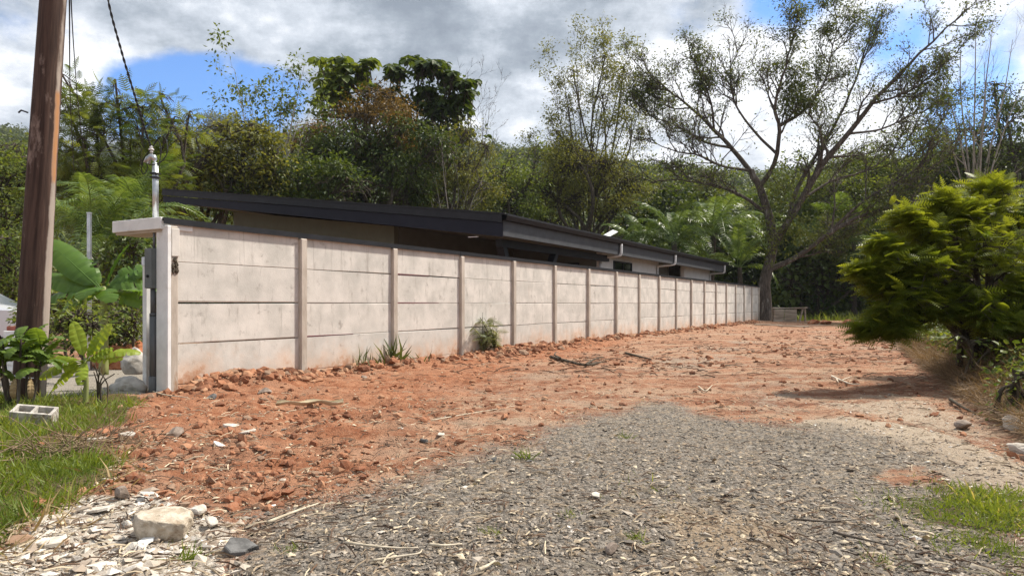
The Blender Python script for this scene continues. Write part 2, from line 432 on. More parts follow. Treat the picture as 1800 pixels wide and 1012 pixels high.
def gheight(x, y, m=None):
    m = m or masks(x, y)
    u = (x - P0[0]) * UD[0] + (y - P0[1]) * UD[1]; v = (x - P0[0]) * VD[0] + (y - P0[1]) * VD[1]
    z = .05 * fbm(x, y, .35, 3, 1)
    dirt = np.clip(1 - m['gravel'] - m['lime'] - m['sand'] * .8 - m['slab'], 0, 1)
    near = np.clip(1.35 - y / 16, .12, 1)
    clod = (.6 + .9 * m['rich']) * (.060 * fbm(x, y, 2.6, 4, 11)) + .040 * np.maximum(0, fbm(x, y, 6.5, 3, 12)) + .015 * fbm(x, y, 19, 2, 13)
    z = z + clod * dirt * near + .010 * fbm(x, y, 14, 2, 21) * (1 - dirt)
    front = (v < 0.02) & (u > -.6)
    bankw = np.exp(-((v + .15) / .45) ** 2) * front * sstep(-.3, .8, u)
    z = z + bankw * (.055 + .09 * fbm(u, v, .9, 3, 41) + .05 * fbm(u, v, 3.3, 3, 42)) * np.where(u < 6, 1.15, 1)
    z = z + .10 * np.exp(-((u - .9) ** 2 / .5 + (v + .35) ** 2 / .12))                   # spoil against the first panel
    z = np.where(m['lime'] > .01, z + m['lime'] * .03 * fbm(x, y, 5, 3, 51), z)
    b = bank_side(x, y); bh = .75 * sstep(0, 1.6, b) + .25 * sstep(1, 5, b)
    z = z + np.where(y < 40, bh * (1 + .5 * fbm(x, y, 1.5, 3, 61)) * sstep(2.5, 5.0, y) * (1 - sstep(20, 34, y)), 0)
    z = np.where((v > .06) & (u > -.2), np.minimum(z, -.03), z)                         # behind the wall
    return z - .002 * np.clip(y - 60, 0, 1e9) * 0
def axis(dense0, dense1, step, grow, lo, hi):
    a = list(np.arange(dense0, dense1, step)); s = step
    while a[-1] < hi: s *= grow; a.append(a[-1] + s)
    s = step; b = []; c = dense0
    while c > lo: s *= grow; c -= s; b.append(c)
    return np.array(b[::-1] + a)
xs = axis(-6.0, 6.5, .045, 1.022, -1500, 1500)
ys = [1.9]
while ys[-1] < 48: ys.append(ys[-1] + max(.026, .0052 * ys[-1]))
st = .3; pre = [1.9]; s0 = .05
while ys[-1] < 1500: st *= 1.12; ys.append(ys[-1] + st)
while pre[-1] > -60: s0 *= 1.3; pre.append(pre[-1] - s0)
ys = np.array(pre[1:][::-1] + ys)
GX, GY = np.meshgrid(xs, ys); gx, gy = GX.ravel(), GY.ravel()
gm = masks(gx, gy); gz = gheight(gx, gy, gm)
gz = np.where((gy > 60) | (np.abs(gx) > 60) | (gy < -20), -.4, gz)
nx, ny = len(xs), len(ys)
ii = (np.arange(ny - 1)[:, None] * nx + np.arange(nx - 1)[None]).ravel()
def ground_fn(kk, m):
    p = pos(kk)
    A = {n: kk.attr(n) for n in ('gravel', 'tan', 'lime', 'grass', 'sand', 'slab', 'bank', 'grav2', 'rich')}
    n1 = kk.noise(p, 1.1, 6, .62); n2 = kk.noise(p, 7, 7, .65); n3 = kk.noise(p, 38, 5, .65); n4 = kk.noise(p, 130, 3, .6); ro = kk.node('ShaderNodeMapping'); kk.put(ro.inputs[0], p); ro.inputs['Rotation'].default_value = (0, 0, -WROT - .06); ro.inputs['Scale'].default_value = (.13, 1, 1); rut = kk.noise(ro.outputs[0], 2.6, 6, .6)
    red = kk.mix(kk.rng(n1, .34, .66), (.225, .098, .055), (.36, .175, .102))
    red = kk.mix(kk.rng(n2, .42, .68), red, (.42, .255, .165))
    red = kk.mix(kk.math('MULTIPLY', kk.rng(n2, .50, .30), .65), red, (.165, .062, .033))
    red = kk.mix(kk.math('MULTIPLY', kk.rng(rut, .51, .60), .72), red, (.42, .285, .195)); red = kk.mix(kk.math('MULTIPLY', kk.rng(rut, .47, .37), .68), red, (.18, .075, .042))
    red = kk.mix(kk.math('MULTIPLY', kk.rng(n3, .55, .72), .6), red, (.46, .31, .20))
    red = kk.mix(kk.math('MULTIPLY', kk.rng(n3, .44, .30), .55), red, (.13, .055, .034))
    red = kk.mix(kk.math('MULTIPLY', kk.rng(kk.noise(p, .75, 7, .68), .50, .62), .62), red, kk.mix(n3, (.27, .19, .135), (.46, .36, .27)))
    rich = kk.mix(kk.rng(n2, .3, .7), (.24, .082, .036), (.43, .185, .095)); rich = kk.mix(kk.math('MULTIPLY', kk.rng(n3, .45, .3), .6), rich, (.12, .045, .025)); rich = kk.mix(kk.math('MULTIPLY', kk.rng(n3, .60, .74), .5), rich, (.46, .27, .16))
    red = kk.mix(kk.math('MULTIPLY', A['rich'], .62), red, rich)
    vd = kk.voro(p, 42); vc = kk.voro(p, 42, 'Color'); sv = kk.node('ShaderNodeSeparateColor'); kk.put(sv.inputs[0], vc)
    grv = kk.mix(sv.outputs[0], (.092, .082, .071), (.34, .30, .255))
    grv = kk.mix(kk.rng(sv.outputs[1], .72, .95), grv, (.38, .30, .22))
    grv = kk.mix(kk.math('MULTIPLY', kk.rng(vd, .5, .9), .6), grv, (.12, .09, .065))
    grv = kk.mix(kk.math('MULTIPLY', kk.rng(n2, .48, .7), .45), grv, (.32, .24, .165))
    tan = kk.mix(n3, (.24, .165, .105), (.46, .36, .25))
    lime = kk.mix(sv.outputs[2], (.36, .30, .235), (.66, .60, .52)); lime = kk.mix(kk.math('MULTIPLY', kk.rng(n2, .55, .72), .6), lime, (.36, .22, .13))
    sand = kk.mix(n2, (.33, .255, .18), (.55, .465, .365)); sand = kk.mix(kk.math('MULTIPLY', kk.rng(n3, .52, .68), .6), sand, (.58, .52, .44)); sand = kk.mix(kk.math('MULTIPLY', kk.rng(n3, .46, .34), .5), sand, (.19, .12, .08)); soil = kk.mix(n3, (.045, .042, .02), (.14, .115, .05))
    slab = kk.mix(n2, (.24, .21, .17), (.40, .36, .31)); bank = kk.mix(n2, (.09, .055, .032), (.24, .165, .10))
    def ragged(a, lo=.30, hi=.70):
        return kk.rng(kk.math('ADD', a, kk.math('MULTIPLY', kk.math('SUBTRACT', n3, .5), .9)), lo, hi)
    c = red
    c = kk.mix(kk.math('MULTIPLY', ragged(A['sand']), .9), c, sand)
    c = kk.mix(kk.math('MULTIPLY', kk.math('MULTIPLY', ragged(A['grav2']), kk.rng(n2, .35, .6)), .8), c, kk.mix(n3, (.21, .165, .125), (.43, .37, .30)))
    c = kk.mix(kk.rng(kk.math('ADD', A['gravel'], kk.math('MULTIPLY', kk.math('SUBTRACT', kk.math('ADD', kk.math('MULTIPLY', n3, .6), kk.math('MULTIPLY', n2, .4)), .5), 1.7)), .22, .78), c, grv)
    c = kk.mix(kk.math('MULTIPLY', kk.math('MULTIPLY', ragged(A['tan'], .3, .9), A['gravel']), .85), c, tan)
    c = kk.mix(ragged(A['lime']), c, lime)
    c = kk.mix(ragged(A['slab']), c, slab)
    c = kk.mix(kk.math('MULTIPLY', ragged(A['grass']), .8), c, soil)
    c = kk.mix(ragged(A['bank']), c, bank)
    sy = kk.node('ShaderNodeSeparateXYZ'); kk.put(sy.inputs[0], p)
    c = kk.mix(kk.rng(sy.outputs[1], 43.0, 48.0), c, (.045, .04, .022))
    h = kk.math('ADD', kk.math('MULTIPLY', n3, .7), kk.math('MULTIPLY', n4, .35))
    h = kk.math('ADD', h, kk.math('MULTIPLY', kk.math('SUBTRACT', 1.0, vd), kk.math('MULTIPLY', A['gravel'], .5)))
    return principled(kk, c, .95, normal=kk.bump(h, 1.0, .04), spec=.15)
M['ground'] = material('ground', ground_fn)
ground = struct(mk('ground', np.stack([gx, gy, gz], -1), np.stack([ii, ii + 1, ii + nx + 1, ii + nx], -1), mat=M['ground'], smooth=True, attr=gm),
                'red earth track with a grey gravel patch and pale rubble beside the wall')

# ------------------------------------------------------------------ hills
SKY_N = [(-900, 150), (-300, 190), (0, 203), (60, 222), (150, 268), (330, 262), (440, 268), (600, 262), (760, 250), (865, 236), (930, 240), (1000, 244), (1080, 258), (1150, 268), (1300, 285), (1500, 268), (1700, 250), (2100, 225), (2900, 200)]
SKY_F = [(-900, 300), (150, 262), (300, 240), (345, 216), (390, 203), (430, 214), (520, 235), (700, 262), (900, 300), (2900, 330)]
def hill(name, sk, dist, y0, label, seed):
    px = np.linspace(-900, 2900, 150); t = np.linspace(0, 1.25, 46)
    PX, Tt = np.meshgrid(px, t)
    top = np.interp(PX, [a for a, _ in sk], [b for _, b in sk]); D = dist * (1 + .12 * np.sin(PX / 260.0))
    Y = y0 + (D - y0) * Tt; X = (PX - 900) / FPX * Y
    ridge = CAMH + (533 - top) / FPX * D - 9
    Z = ridge * np.where(Tt < 1, Tt ** 1.3, 1 - (Tt - 1) * 1.2) + fbm(X, Y, .02, 3, seed) * 4 * sstep(0, .3, Tt)
    n, mcol = PX.shape[1], PX.shape[0]
    i = (np.arange(mcol - 1)[:, None] * n + np.arange(n - 1)[None]).ravel()
    V = np.stack([X, Y, Z], -1).reshape(-1, 3)
    o = struct(mk(name, V, np.stack([i, i + 1, i + n + 1, i + n], -1), mat=M['hillsoil'], smooth=True), label)
    return o, X, Y, Z
M['hillsoil'] = rough_mat('hill_undergrowth', (.020, .030, .010), (.06, .07, .025), .08, .95, .2)
hill_o, hX, hY, hZ = hill('hill', SKY_N, 300.0, 64.0, 'wooded hillside rising behind the house', 5)
hill2_o, hX2, hY2, hZ2 = hill('hill', SKY_F, 640.0, 330.0, 'farther bluish wooded hilltop above the left trees', 9)

# ------------------------------------------------------------------ boundary wall
def concrete_fn(kk, m):
    oc = objco(kk); wp = pos(kk)
    r = kk.node('ShaderNodeObjectInfo').outputs['Random']
    cbx = kk.node('ShaderNodeCombineXYZ'); kk.put(cbx.inputs[0], kk.math('MULTIPLY', r, 37.0)); kk.put(cbx.inputs[2], kk.math('MULTIPLY', r, 91.0))
    v = kk.vmath('ADD', oc, cbx.outputs[0])
    n1 = kk.noise(v, 2.2, 6, .6); n2 = kk.noise(v, 9, 7, .65); n3 = kk.noise(v, 60, 4, .6)
    base = kk.mix(kk.rng(n1, .3, .7), (.485, .466, .430), (.665, .628, .583))
    base = kk.mix(kk.math('MULTIPLY', kk.math('SUBTRACT', r, .5), .5), base, (.45, .44, .42))
    st = kk.noise(kk.scale(v, (1, 1, .22)), 9, 6, .7)
    base = kk.mix(kk.math('MULTIPLY', kk.rng(st, .55, .72), .65), base, (.30, .275, .245))
    sp = kk.noise(v, 5.2, 8, .72)
    base = kk.mix(kk.math('MULTIPLY', kk.rng(sp, .57, .70), .65), base, (.26, .235, .21))
    base = kk.mix(kk.math('MULTIPLY', kk.rng(n2, .60, .75), .35), base, (.75, .71, .66))
    rust = kk.noise(kk.scale(v, (1, 1, .16)), 3.1, 5, .6)
    base = kk.mix(kk.math('MULTIPLY', kk.rng(rust, .66, .78), .5), base, (.46, .25, .13))
    sz = kk.node('ShaderNodeSeparateXYZ'); kk.put(sz.inputs[0], wp)
    zz_ = kk.math('ADD', sz.outputs[2], kk.math('MULTIPLY', kk.math('SUBTRACT', kk.noise(wp, 2.4, 6, .7), .5), 1.15))
    base = kk.mix(kk.math('MULTIPLY', kk.rng(zz_, .55, -.10), .58), base, (.60, .335, .175))
    base = kk.mix(kk.math('MULTIPLY', kk.rng(zz_, .16, -.05), .75), base, (.38, .165, .075))
    dr = kk.noise(kk.scale(wp, (1, 1, .035)), 26, 4, .6); base = kk.mix(kk.math('MULTIPLY', kk.math('MULTIPLY', kk.rng(dr, .58, .72), kk.rng(sz.outputs[2], 1.2, 2.1)), .55), base, (.24, .215, .19))
    return principled(kk, base, .88, normal=kk.bump(kk.math('ADD', n2, kk.math('MULTIPLY', n3, .5)), .22, .012), spec=.2)
M['concrete'] = material('precast_concrete', concrete_fn)
M['post'] = rough_mat('post_concrete', (.36, .31, .26), (.52, .46, .40), 9, .9, .3, (1, 1, .3), c3=(.33, .20, .12))
M['black_metal'] = rough_mat('black_painted_metal', (.007, .008, .011), (.014, .015, .020), 6, .55, .05, spec=.3)
M['navy_metal'] = rough_mat('dark_fascia_paint', (.006, .007, .015), (.010, .011, .021), 5, .6, .05, spec=.25)
M['grey_fascia'] = rough_mat('grey_fascia_paint', (.050, .052, .058), (.070, .072, .080), 5, .55, .05, spec=.4)
M['white_paint'] = rough_mat('white_paint', (.68, .68, .67), (.80, .80, .79), 5, .6, .08, c3=(.60, .57, .52))
M['maroon'] = rough_mat('maroon_sealant', (.10, .025, .03), (.20, .06, .065), 30, .7, .3)
M['cement'] = rough_mat('rough_cement', (.30, .275, .245), (.56, .52, .47), 16, .95, .6, c3=(.20, .15, .11))
M['galv'] = rough_mat('galvanised_pipe', (.40, .42, .44), (.62, .64, .66), 9, .35, .05, metal=.85, spec=.5)
M['pvc'] = rough_mat('grey_pvc_pipe', (.085, .090, .095), (.13, .135, .14), 5, .5, .05, (1, 1, .2))
M['box_grey'] = rough_mat('meter_box_grey', (.10, .115, .115), (.14, .155, .155), 4, .5, .05)
M['wire'] = rough_mat('black_cable', (.010, .010, .011), (.02, .02, .022), 9, .6, .0)
M['glass'] = material('dark_window_glass', lambda kk, m: principled(kk, (.010, .012, .014), .06, spec=.6))

wall = empty('boundary_wall', (P0[0], P0[1], 0), WROT)
tag(wall, 'long precast concrete panel wall with a thin black coping along the red track', 'wall')
NB = 18
variants = []
for s in range(8):
    r = rnd(100 + s); mb = MB(); mb.box((-.995, -.024, -.247), (.995, .024, .247), .006)
    V = np.vstack(mb.V); V[:, 1] += r.normal(0, .0012, len(V)); V[:, 2] += r.normal(0, .0035, len(V)); cs_ = r.integers(0, 24, 2); V[cs_, 0] -= np.sign(V[cs_, 0]) * r.uniform(0, .02, 2); V[cs_, 2] -= np.sign(V[cs_, 2]) * r.uniform(0, .018, 2)
    variants.append(mk('concrete_panel', V, np.vstack(mb.Q), np.vstack(mb.T), M['concrete'], link=False))
r = rnd(7)
for b in range(NB):
    for c in range(4):
        o = link_mesh('concrete_panel', variants[r.integers(8)], wall)
        z = 1.83 - c * .503 + .02
        o.location = (b * BAY + BAY / 2, .012 + r.normal(0, .003), z + r.normal(0, .004))
        o.rotation_euler = (r.normal(0, .004), r.normal(0, .0022), pi if r.random() < .5 else 0)
        o.scale = (1.012, 1, .998)
for b in range(NB):                                           # footing course, mostly in the soil
    o = link_mesh('concrete_panel', variants[b % 4], wall); o.location = (b * BAY + BAY / 2, .012, 1.85 - 4 * .503); o.scale = (1.012, 1, .998)
mb = MB(); mb.box((-.062, -.075, -.4), (.062, .075, 2.045), .012); pm = mb.build('post', M['post']); pm.parent = wall
pm.location = (BAY, 0, 0)
for i in range(2, NB + 1):
    o = link_mesh('post', pm.data, wall); o.location = (i * BAY, r.normal(0, .004), r.normal(0, .008)); o.rotation_euler = (0, r.normal(0, .003), 0)
L = NB * BAY
for i in range(6):
    a, b = -.12 + i * (L + .2) / 6, -.12 + (i + 1) * (L + .2) / 6
    mb = MB(); mb.box((a + .004, -.055, 2.085), (b - .004, .07, 2.125), .004); mb.box((a + .004, -.062, 2.05), (b - .004, -.056, 2.126))
    mb.build('coping', M['black_metal'], wall)
for bay, course, a, b in ((1, 3, -.97, .05), (2, 1, -.97, .0), (2, 2, -.98, .3)):
    mb = MB(); z = 1.85 - course * .503 + .2515 + .003
    V = [(a, -.016, z - .007), (b, -.016, z - .002), (b, -.016, z + .003), (a, -.016, z + .009)]
    V += [(x_, .0, z_) for x_, _, z_ in V]
    mb.hexa([V[i] for i in (0, 1, 5, 4, 3, 2, 6, 7)]); o = mb.build('joint_sealant', M['maroon'], wall); o.location = (bay * BAY + BAY / 2, 0, 0)
mb = MB(); mb.box((-.10, -.105, -.4), (-.045, .115, 2.03), .008); mb.build('end_pillar', M['white_paint'], wall)
mb = MB(); mb.box((-.043, -.085, -.4), (.063, .10, 2.03), .012); mb.build('post', M['post'], wall)
mb = MB(); mb.box((-.038, -.10, 1.66), (.07, -.084, 2.0), .006); mb.build('mortar_patch', M['concrete'], wall)
r = rnd(3)
mb = MB(); V_, T_ = ico(1)
for _ in range(9):
    q = np.array([r.uniform(-.02, .06), -.092, r.uniform(1.47, 1.66)]); mb.add(V_ * r.uniform(.012, .035, (len(V_), 1)) * [1, .6, 1.2] + q, T=T_)
mb.build('broken_mortar', M['bark_dark'], wall)

# entrance canopy, mast, meter box
can = empty('entrance_canopy', (P0[0], P0[1], 0), WROT); tag(can, 'white concrete canopy beam resting on the end pillar of the wall', 'canopy')
mb = MB(); mb.box((-.14, -.03, 1.985), (.30, .96, 2.13), .006); mb.build('beam', M['white_paint'], can)
M['beige'] = rough_mat('beige_soffit', (.40, .345, .27), (.48, .42, .34), 6, .8, .05)
mb = MB(); mb.box((-.11, .0, 1.955), (.27, .93, 1.984)); mb.build('soffit', M['beige'], can)
for (u, v) in ((-.15, .88),):
    pass
gp2 = empty('gate_post', (P0[0], P0[1], 0), WROT); tag(gp2, 'narrow white steel gate post standing just behind the grey conduit', 'post')
mb = MB(); mb.box((.10, .62, -.1), (.18, .70, 1.60), .004); mb.build('shaft', M['white_paint'], gp2)
mb = MB(); mb.box((.095, .615, 1.60), (.185, .705, 1.625), .006); mb.build('cap', M['white_paint'], gp2)

mast = empty('service_mast', (0, 0, 0)); tag(mast, 'galvanised service mast with weatherhead rising above the white canopy', 'mast')
YM = 8.85
a = at(273, 384, YM); b = at(272, 286, YM)
mb = MB(); mb.tube([a, a * .5 + b * .5, b], .030, 12); mb.build('pipe', M['galv'], mast, True)
mb = MB(); c = at(266, 275, YM); d = at(258, 287, YM)
mb.tube([b, b + (0, 0, .035), at(270, 276, YM), c, at(261, 279, YM), d], [.033, .034, .036, .036, .036, .040], 12); mb.build('weatherhead', M['galv'], mast, True)
mb = MB(); a2 = at(277, 384, YM + .04); b2 = at(276.5, 292, YM + .04); mb.tube([a2, b2], .014, 8); mb.build('pipe', M['galv'], mast, True)
for y in (312, 305):
    mb = MB(); q = at(272.5, y, YM); mb.box(q - [.05, .045, .008], q + [.05, .045, .008], .003); mb.build('clamp', M['black_metal'], mast)
mb = MB(); q = at(266, 263, YM)
for dz, rr in ((-.03, .022), (0, .034), (.03, .022)): mb.sphere(q + [0, 0, dz], (rr, rr, .018), 6, 10)
mb.build('insulator', M['white_paint'], mast, True)
mb = MB(); mb.tube([q - [0, 0, .035], at(271, 281, YM)], .008, 6); mb.build('insulator_pin', M['galv'], mast, True)
lp = [d, at(259, 296, YM), at(254, 306, YM - .03), at(249, 300, YM - .05), at(252, 280, YM - .05), at(264, 264, YM - .02)]
lp2 = [d, at(268, 290, YM - .05), at(284, 284, YM - .06), at(294, 268, YM - .03), at(292, 246, YM), at(281, 241, YM), at(270, 256, YM)]
lp3 = [at(279, 296, YM), at(283, 262, YM + .05), at(276, 246, YM + .04), at(267, 262, YM)]
def smooth_path(pts, n):
    P = np.array(pts, float); P = np.vstack([2 * P[0] - P[1], P, 2 * P[-1] - P[-2]]); out = []
    for t in np.linspace(0, len(pts) - 1 - 1e-6, n):
        i = int(t); f = t - i; a_, b_, c_, d_ = P[i:i + 4]
        out.append(.5 * ((2 * b_) + (c_ - a_) * f + (2 * a_ - 5 * b_ + 4 * c_ - d_) * f * f + (3 * b_ - a_ - 3 * c_ + d_) * f ** 3))
    return np.array(out)
for q_ in (lp, lp2, lp3):
    mb = MB(); mb.tube(smooth_path(q_, 22), .006, 6); mb.build('wire_loop', M['wire'], mast, True)

met = empty('electric_meter', (P0[0], P0[1], 0), WROT); tag(met, 'grey meter box and conduit fixed to the left face of the white pillar', 'meter box')
mb = MB(); mb.box((-.15, .118, 1.27), (-.05, .245, 1.76), .006); mb.build('box', M['box_grey'], met)
mb = MB(); mb.box((-.162, .114, 1.275), (-.152, .25, 1.755), .003); mb.build('door', M['box_grey'], met)
mb = MB(); mb.tube([(-.10, .175, 1.27), (-.10, .175, .95)], .030, 12); mb.tube([(-.10, .175, .97), (-.10, .175, .93)], .040, 12)
mb.tube([(-.10, .175, .95), (-.10, .175, .1)], .040, 12); mb.tube([(-.10, .175, .2), (-.10, .175, -.1)], .048, 12); mb.build('conduit', M['pvc'], met, True)
mb = MB(); mb.tube([(-.08, .18, 1.76), (-.08, .18, 1.95)], .016, 8); mb.build('pipe', M['pvc'], met, True)
mb = MB(); mb.box((-.14, .255, 1.55), (-.05, .35, 1.66), .008); mb.build('socket', M['galv'], met)
mb = MB(); mb.tube([(-.16, .18, 1.42), (-.18, .18, 1.42)], .018, 10); mb.build('latch', M['black_metal'], met)

# ------------------------------------------------------------------ house
HU0, HU1, HV0, HV1 = 10.26, 35.6, 1.3, 15.4
ZE, ZR = 3.37, 5.13
house = empty('shed_roof_house', (P0[0], P0[1], 0), WROT)
tag(house, 'low modern house with a dark sloping roof and deep fascia behind the wall', 'house')
def zroof(v): return ZE + (ZR - ZE) * (v - HV0) / (HV1 - HV0)
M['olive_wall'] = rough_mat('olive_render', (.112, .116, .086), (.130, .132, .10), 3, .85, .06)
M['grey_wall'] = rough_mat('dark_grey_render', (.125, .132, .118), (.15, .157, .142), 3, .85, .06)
M['white_wall'] = rough_mat('white_render', (.66, .655, .64), (.74, .735, .72), 3, .85, .06)
M['roof_metal'] = rough_mat('roof_sheet', (.012, .013, .015), (.022, .023, .025), 3, .7, .1, spec=.3)
mb = MB()
n = 56
for i in range(n):
    a = HU0 - .06 + (HU1 - HU0 + .12) * i / n; b = HU0 - .06 + (HU1 - HU0 + .12) * (i + 1) / n; m_ = a + (b - a) * .25
    def sl(x0, x1, t): mb.hexa([(x0, HV0 - .10, zroof(HV0 - .1) + .02), (x1, HV0 - .10, zroof(HV0 - .1) + .02), (x1, HV1, ZR + .02), (x0, HV1, ZR + .02),
                                (x0, HV0 - .10, zroof(HV0 - .1) + t), (x1, HV0 - .10, zroof(HV0 - .1) + t), (x1, HV1, ZR + t), (x0, HV1, ZR + t)])
    sl(a, m_ - .001, .065); sl(m_, b - .001, .042)
mb.build('roof', M['roof_metal'], house)
def rake(u0, u1, top0, bot, bot1, name, mat, v0=HV0, v1=HV1):
    mb = MB(); mb.hexa([(u0, v0, zroof(v0) - bot), (u1, v0, zroof(v0) - bot), (u1, v1, ZR - bot1), (u0, v1, ZR - bot1),
                        (u0, v0, zroof(v0) - top0), (u1, v0, zroof(v0) - top0), (u1, v1, ZR - top0), (u0, v1, ZR - top0)]); mb.build(name, mat, house)
rake(HU0, HU0 + .04, .19, .56, .42, 'rake_fascia', M['navy_metal'])
rake(HU0 - .045, HU0 + .04, -.015, .185, .17, 'rake_trim', M['black_metal'])
rake(HU1 - .04, HU1, -.015, .5, .4, 'rake_fascia', M['navy_metal'])
ea = [(HU0 + .002, 18.62), (18.66, 25.36), (25.40, HU1)]
for a, b in ea:
    mb = MB(); mb.box((a, HV0, ZE - .53), (b, HV0 + .04, ZE - .13), .004); mb.build('eave_fascia', M['grey_fascia'], house)
mb = MB(); prof = [(-.14, -.03), (-.14, .03), (-.16, .03), (-.16, -.02), (-.12, -.13), (0, -.13), (0, .01), (-.012, .01), (-.012, -.115), (-.11, -.115)]
V = [(u, HV0 + a, ZE + b) for u in (HU0 - .03, HU1 + .03) for a, b in prof]; kq = len(prof)
mb.add(V, [(i, (i + 1) % kq, kq + (i + 1) % kq, kq + i) for i in range(kq)])
mb.build('gutter', M['black_metal'], house)
mb = MB(); mb.hexa([(HU0 + .05, HV0 + .05, ZE - .50), (HU1 - .05, HV0 + .05, ZE - .50), (HU1 - .05, HV1 - .02, ZR - .40), (HU0 + .05, HV1 - .02, ZR - .40),
                    (HU0 + .05, HV0 + .05, ZE - .47), (HU1 - .05, HV0 + .05, ZE - .47), (HU1 - .05, HV1 - .02, ZR - .37), (HU0 + .05, HV1 - .02, ZR - .37)])
mb.build('soffit', M['grey_wall'], house)
def wallseg(a, b, mat, z1=None):
    mb = MB(); (u0, v0), (u1, v1) = a, b
    zt = lambda v: zroof(v) - .49
    mb.hexa([(u0, v0, -.1), (u1, v0, -.1), (u1, v1, -.1), (u0, v1, -.1), (u0, v0, zt(v0)), (u1, v0, zt(v0)), (u1, v1, zt(v1)), (u0, v1, zt(v1))]); return mb.build('wall', mat, house)
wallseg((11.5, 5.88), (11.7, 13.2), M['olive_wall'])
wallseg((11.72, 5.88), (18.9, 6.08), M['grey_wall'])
wallseg((18.92, 2.32), (19.12, 6.08), M['grey_wall'])
wallseg((18.90, 2.10), (25.7, 2.30), M['white_wall'])
wallseg((25.72, 2.9), (29.9, 3.1), M['grey_wall'])
wallseg((25.5, 2.32), (25.7, 3.1), M['grey_wall'])
wallseg((29.92, 2.10), (35.1, 2.30), M['white_wall'])
wallseg((34.9, 2.32), (35.1, 13.2), M['white_wall'])
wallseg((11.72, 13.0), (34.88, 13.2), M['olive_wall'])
def strut(p, q, wd):
    p = np.array(p); q = np.array(q); h = wd / 2; mb = MB()
    mb.hexa([p + (-h, -h, 0), p + (h, -h, 0), p + (h, h, 0), p + (-h, h, 0), q + (-h, -h, 0), q + (h, -h, 0), q + (h, h, 0), q + (-h, h, 0)]); mb.build('strut', M['black_metal'], house)
mb = MB(); mb.box((11.0, 1.75, 2.62), (18.8, 1.95, 2.84), .004); mb.build('beam', M['black_metal'], house)
strut((12.0, 1.85, 1.0), (11.15, 1.85, 2.62), .22); strut((12.0, 1.85, -.1), (12.0, 1.85, 1.0), .22)
strut((13.4, 1.85, 1.2), (14.4, 1.85, 2.62), .22); strut((13.4, 1.85, -.1), (13.4, 1.85, 1.2), .22)
def window(u, v, z0, z1, w_, axis_='u', mull=1):
    fr = MB(); t = .05
    def bx_(a0, a1, zz0, zz1, d0, d1, m_):
        if axis_ == 'u': m_.box((a0, v - d1, zz0), (a1, v - d0, zz1))
        else: m_.box((u - d1, a0, zz0), (u - d0, a1, zz1))
    c = u if axis_ == 'u' else v
    bx_(c, c + w_, z1 - t, z1, .002, .05, fr); bx_(c, c + w_, z0, z0 + t, .002, .05, fr)
    bx_(c, c + t, z0 + t, z1 - t, .002, .05, fr); bx_(c + w_ - t, c + w_, z0 + t, z1 - t, .002, .05, fr)
    for i in range(mull):
        q = c + w_ * (i + 1) / (mull + 1); bx_(q - .02, q + .02, z0 + t, z1 - t, .002, .045, fr)
    f = fr.build('window', M['black_metal'], house)
    pn = MB(); bx_(c + t, c + w_ - t, z0 + t, z1 - t, .004, .02, pn); pn.build('pane', M['glass'], f)
window(20.08, 2.10, 1.95, 2.74, 2.0, 'u', 1)
window(26.3, 2.9, 1.2, 2.70, 1.2, 'u', 0)
window(18.92, 3.0, .0, 2.62, 1.0, 'v', 0)
window(18.92, 4.5, .0, 2.62, 1.2, 'v', 1)
for u in (18.64, 25.38, 34.95):
    z = zroof(HV0) - .13
    mb = MB(); path = smooth_path([(u, HV0 - .07, z + .01), (u, HV0 - .07, z - .30), (u, HV0 - .05, z - .36), (u, HV0 + .03, z - .42), (u, 1.98, z - .47), (u, 2.03, z - .50), (u, 2.04, z - .58)], 26)
    mb.tube(path, .052, 12); mb.tube([(u, 2.04, z - .55), (u, 2.04, .0)], .052, 12); mb.build('downpipe', M['white_paint'], house, True)
mb = MB(); mb.box((10.32, 2.1, ZE - .52), (10.38, 2.4, ZE - .505)); mb.build('soffit_glint', M['white_paint'], house)  # white strip standing in for a thin glint under the rake, no lamp
dish = empty('satellite_dish', tuple(W(18.9, 1.75, zroof(1.75) + .05))); tag(dish, 'small flat white dish on the roof edge above the first downpipe', 'satellite dish')
dish.rotation_euler = (0, 0, WROT); dish.scale = (.75, .75, .75)
mb = MB(); mb.box((-.42, -.17, -.015), (.42, .17, .015), .01); o = mb.build('panel', M['white_paint'], dish); o.location = (0, 0, .24); o.rotation_euler = (RAD(22), RAD(-24), RAD(-20))
mb = MB(); mb.tube([(0, 0, 0), (0, .0, .22)], .022, 8); mb.box((-.12, -.1, 0), (.12, .1, .012)); mb.build('mount', M['galv'], dish)

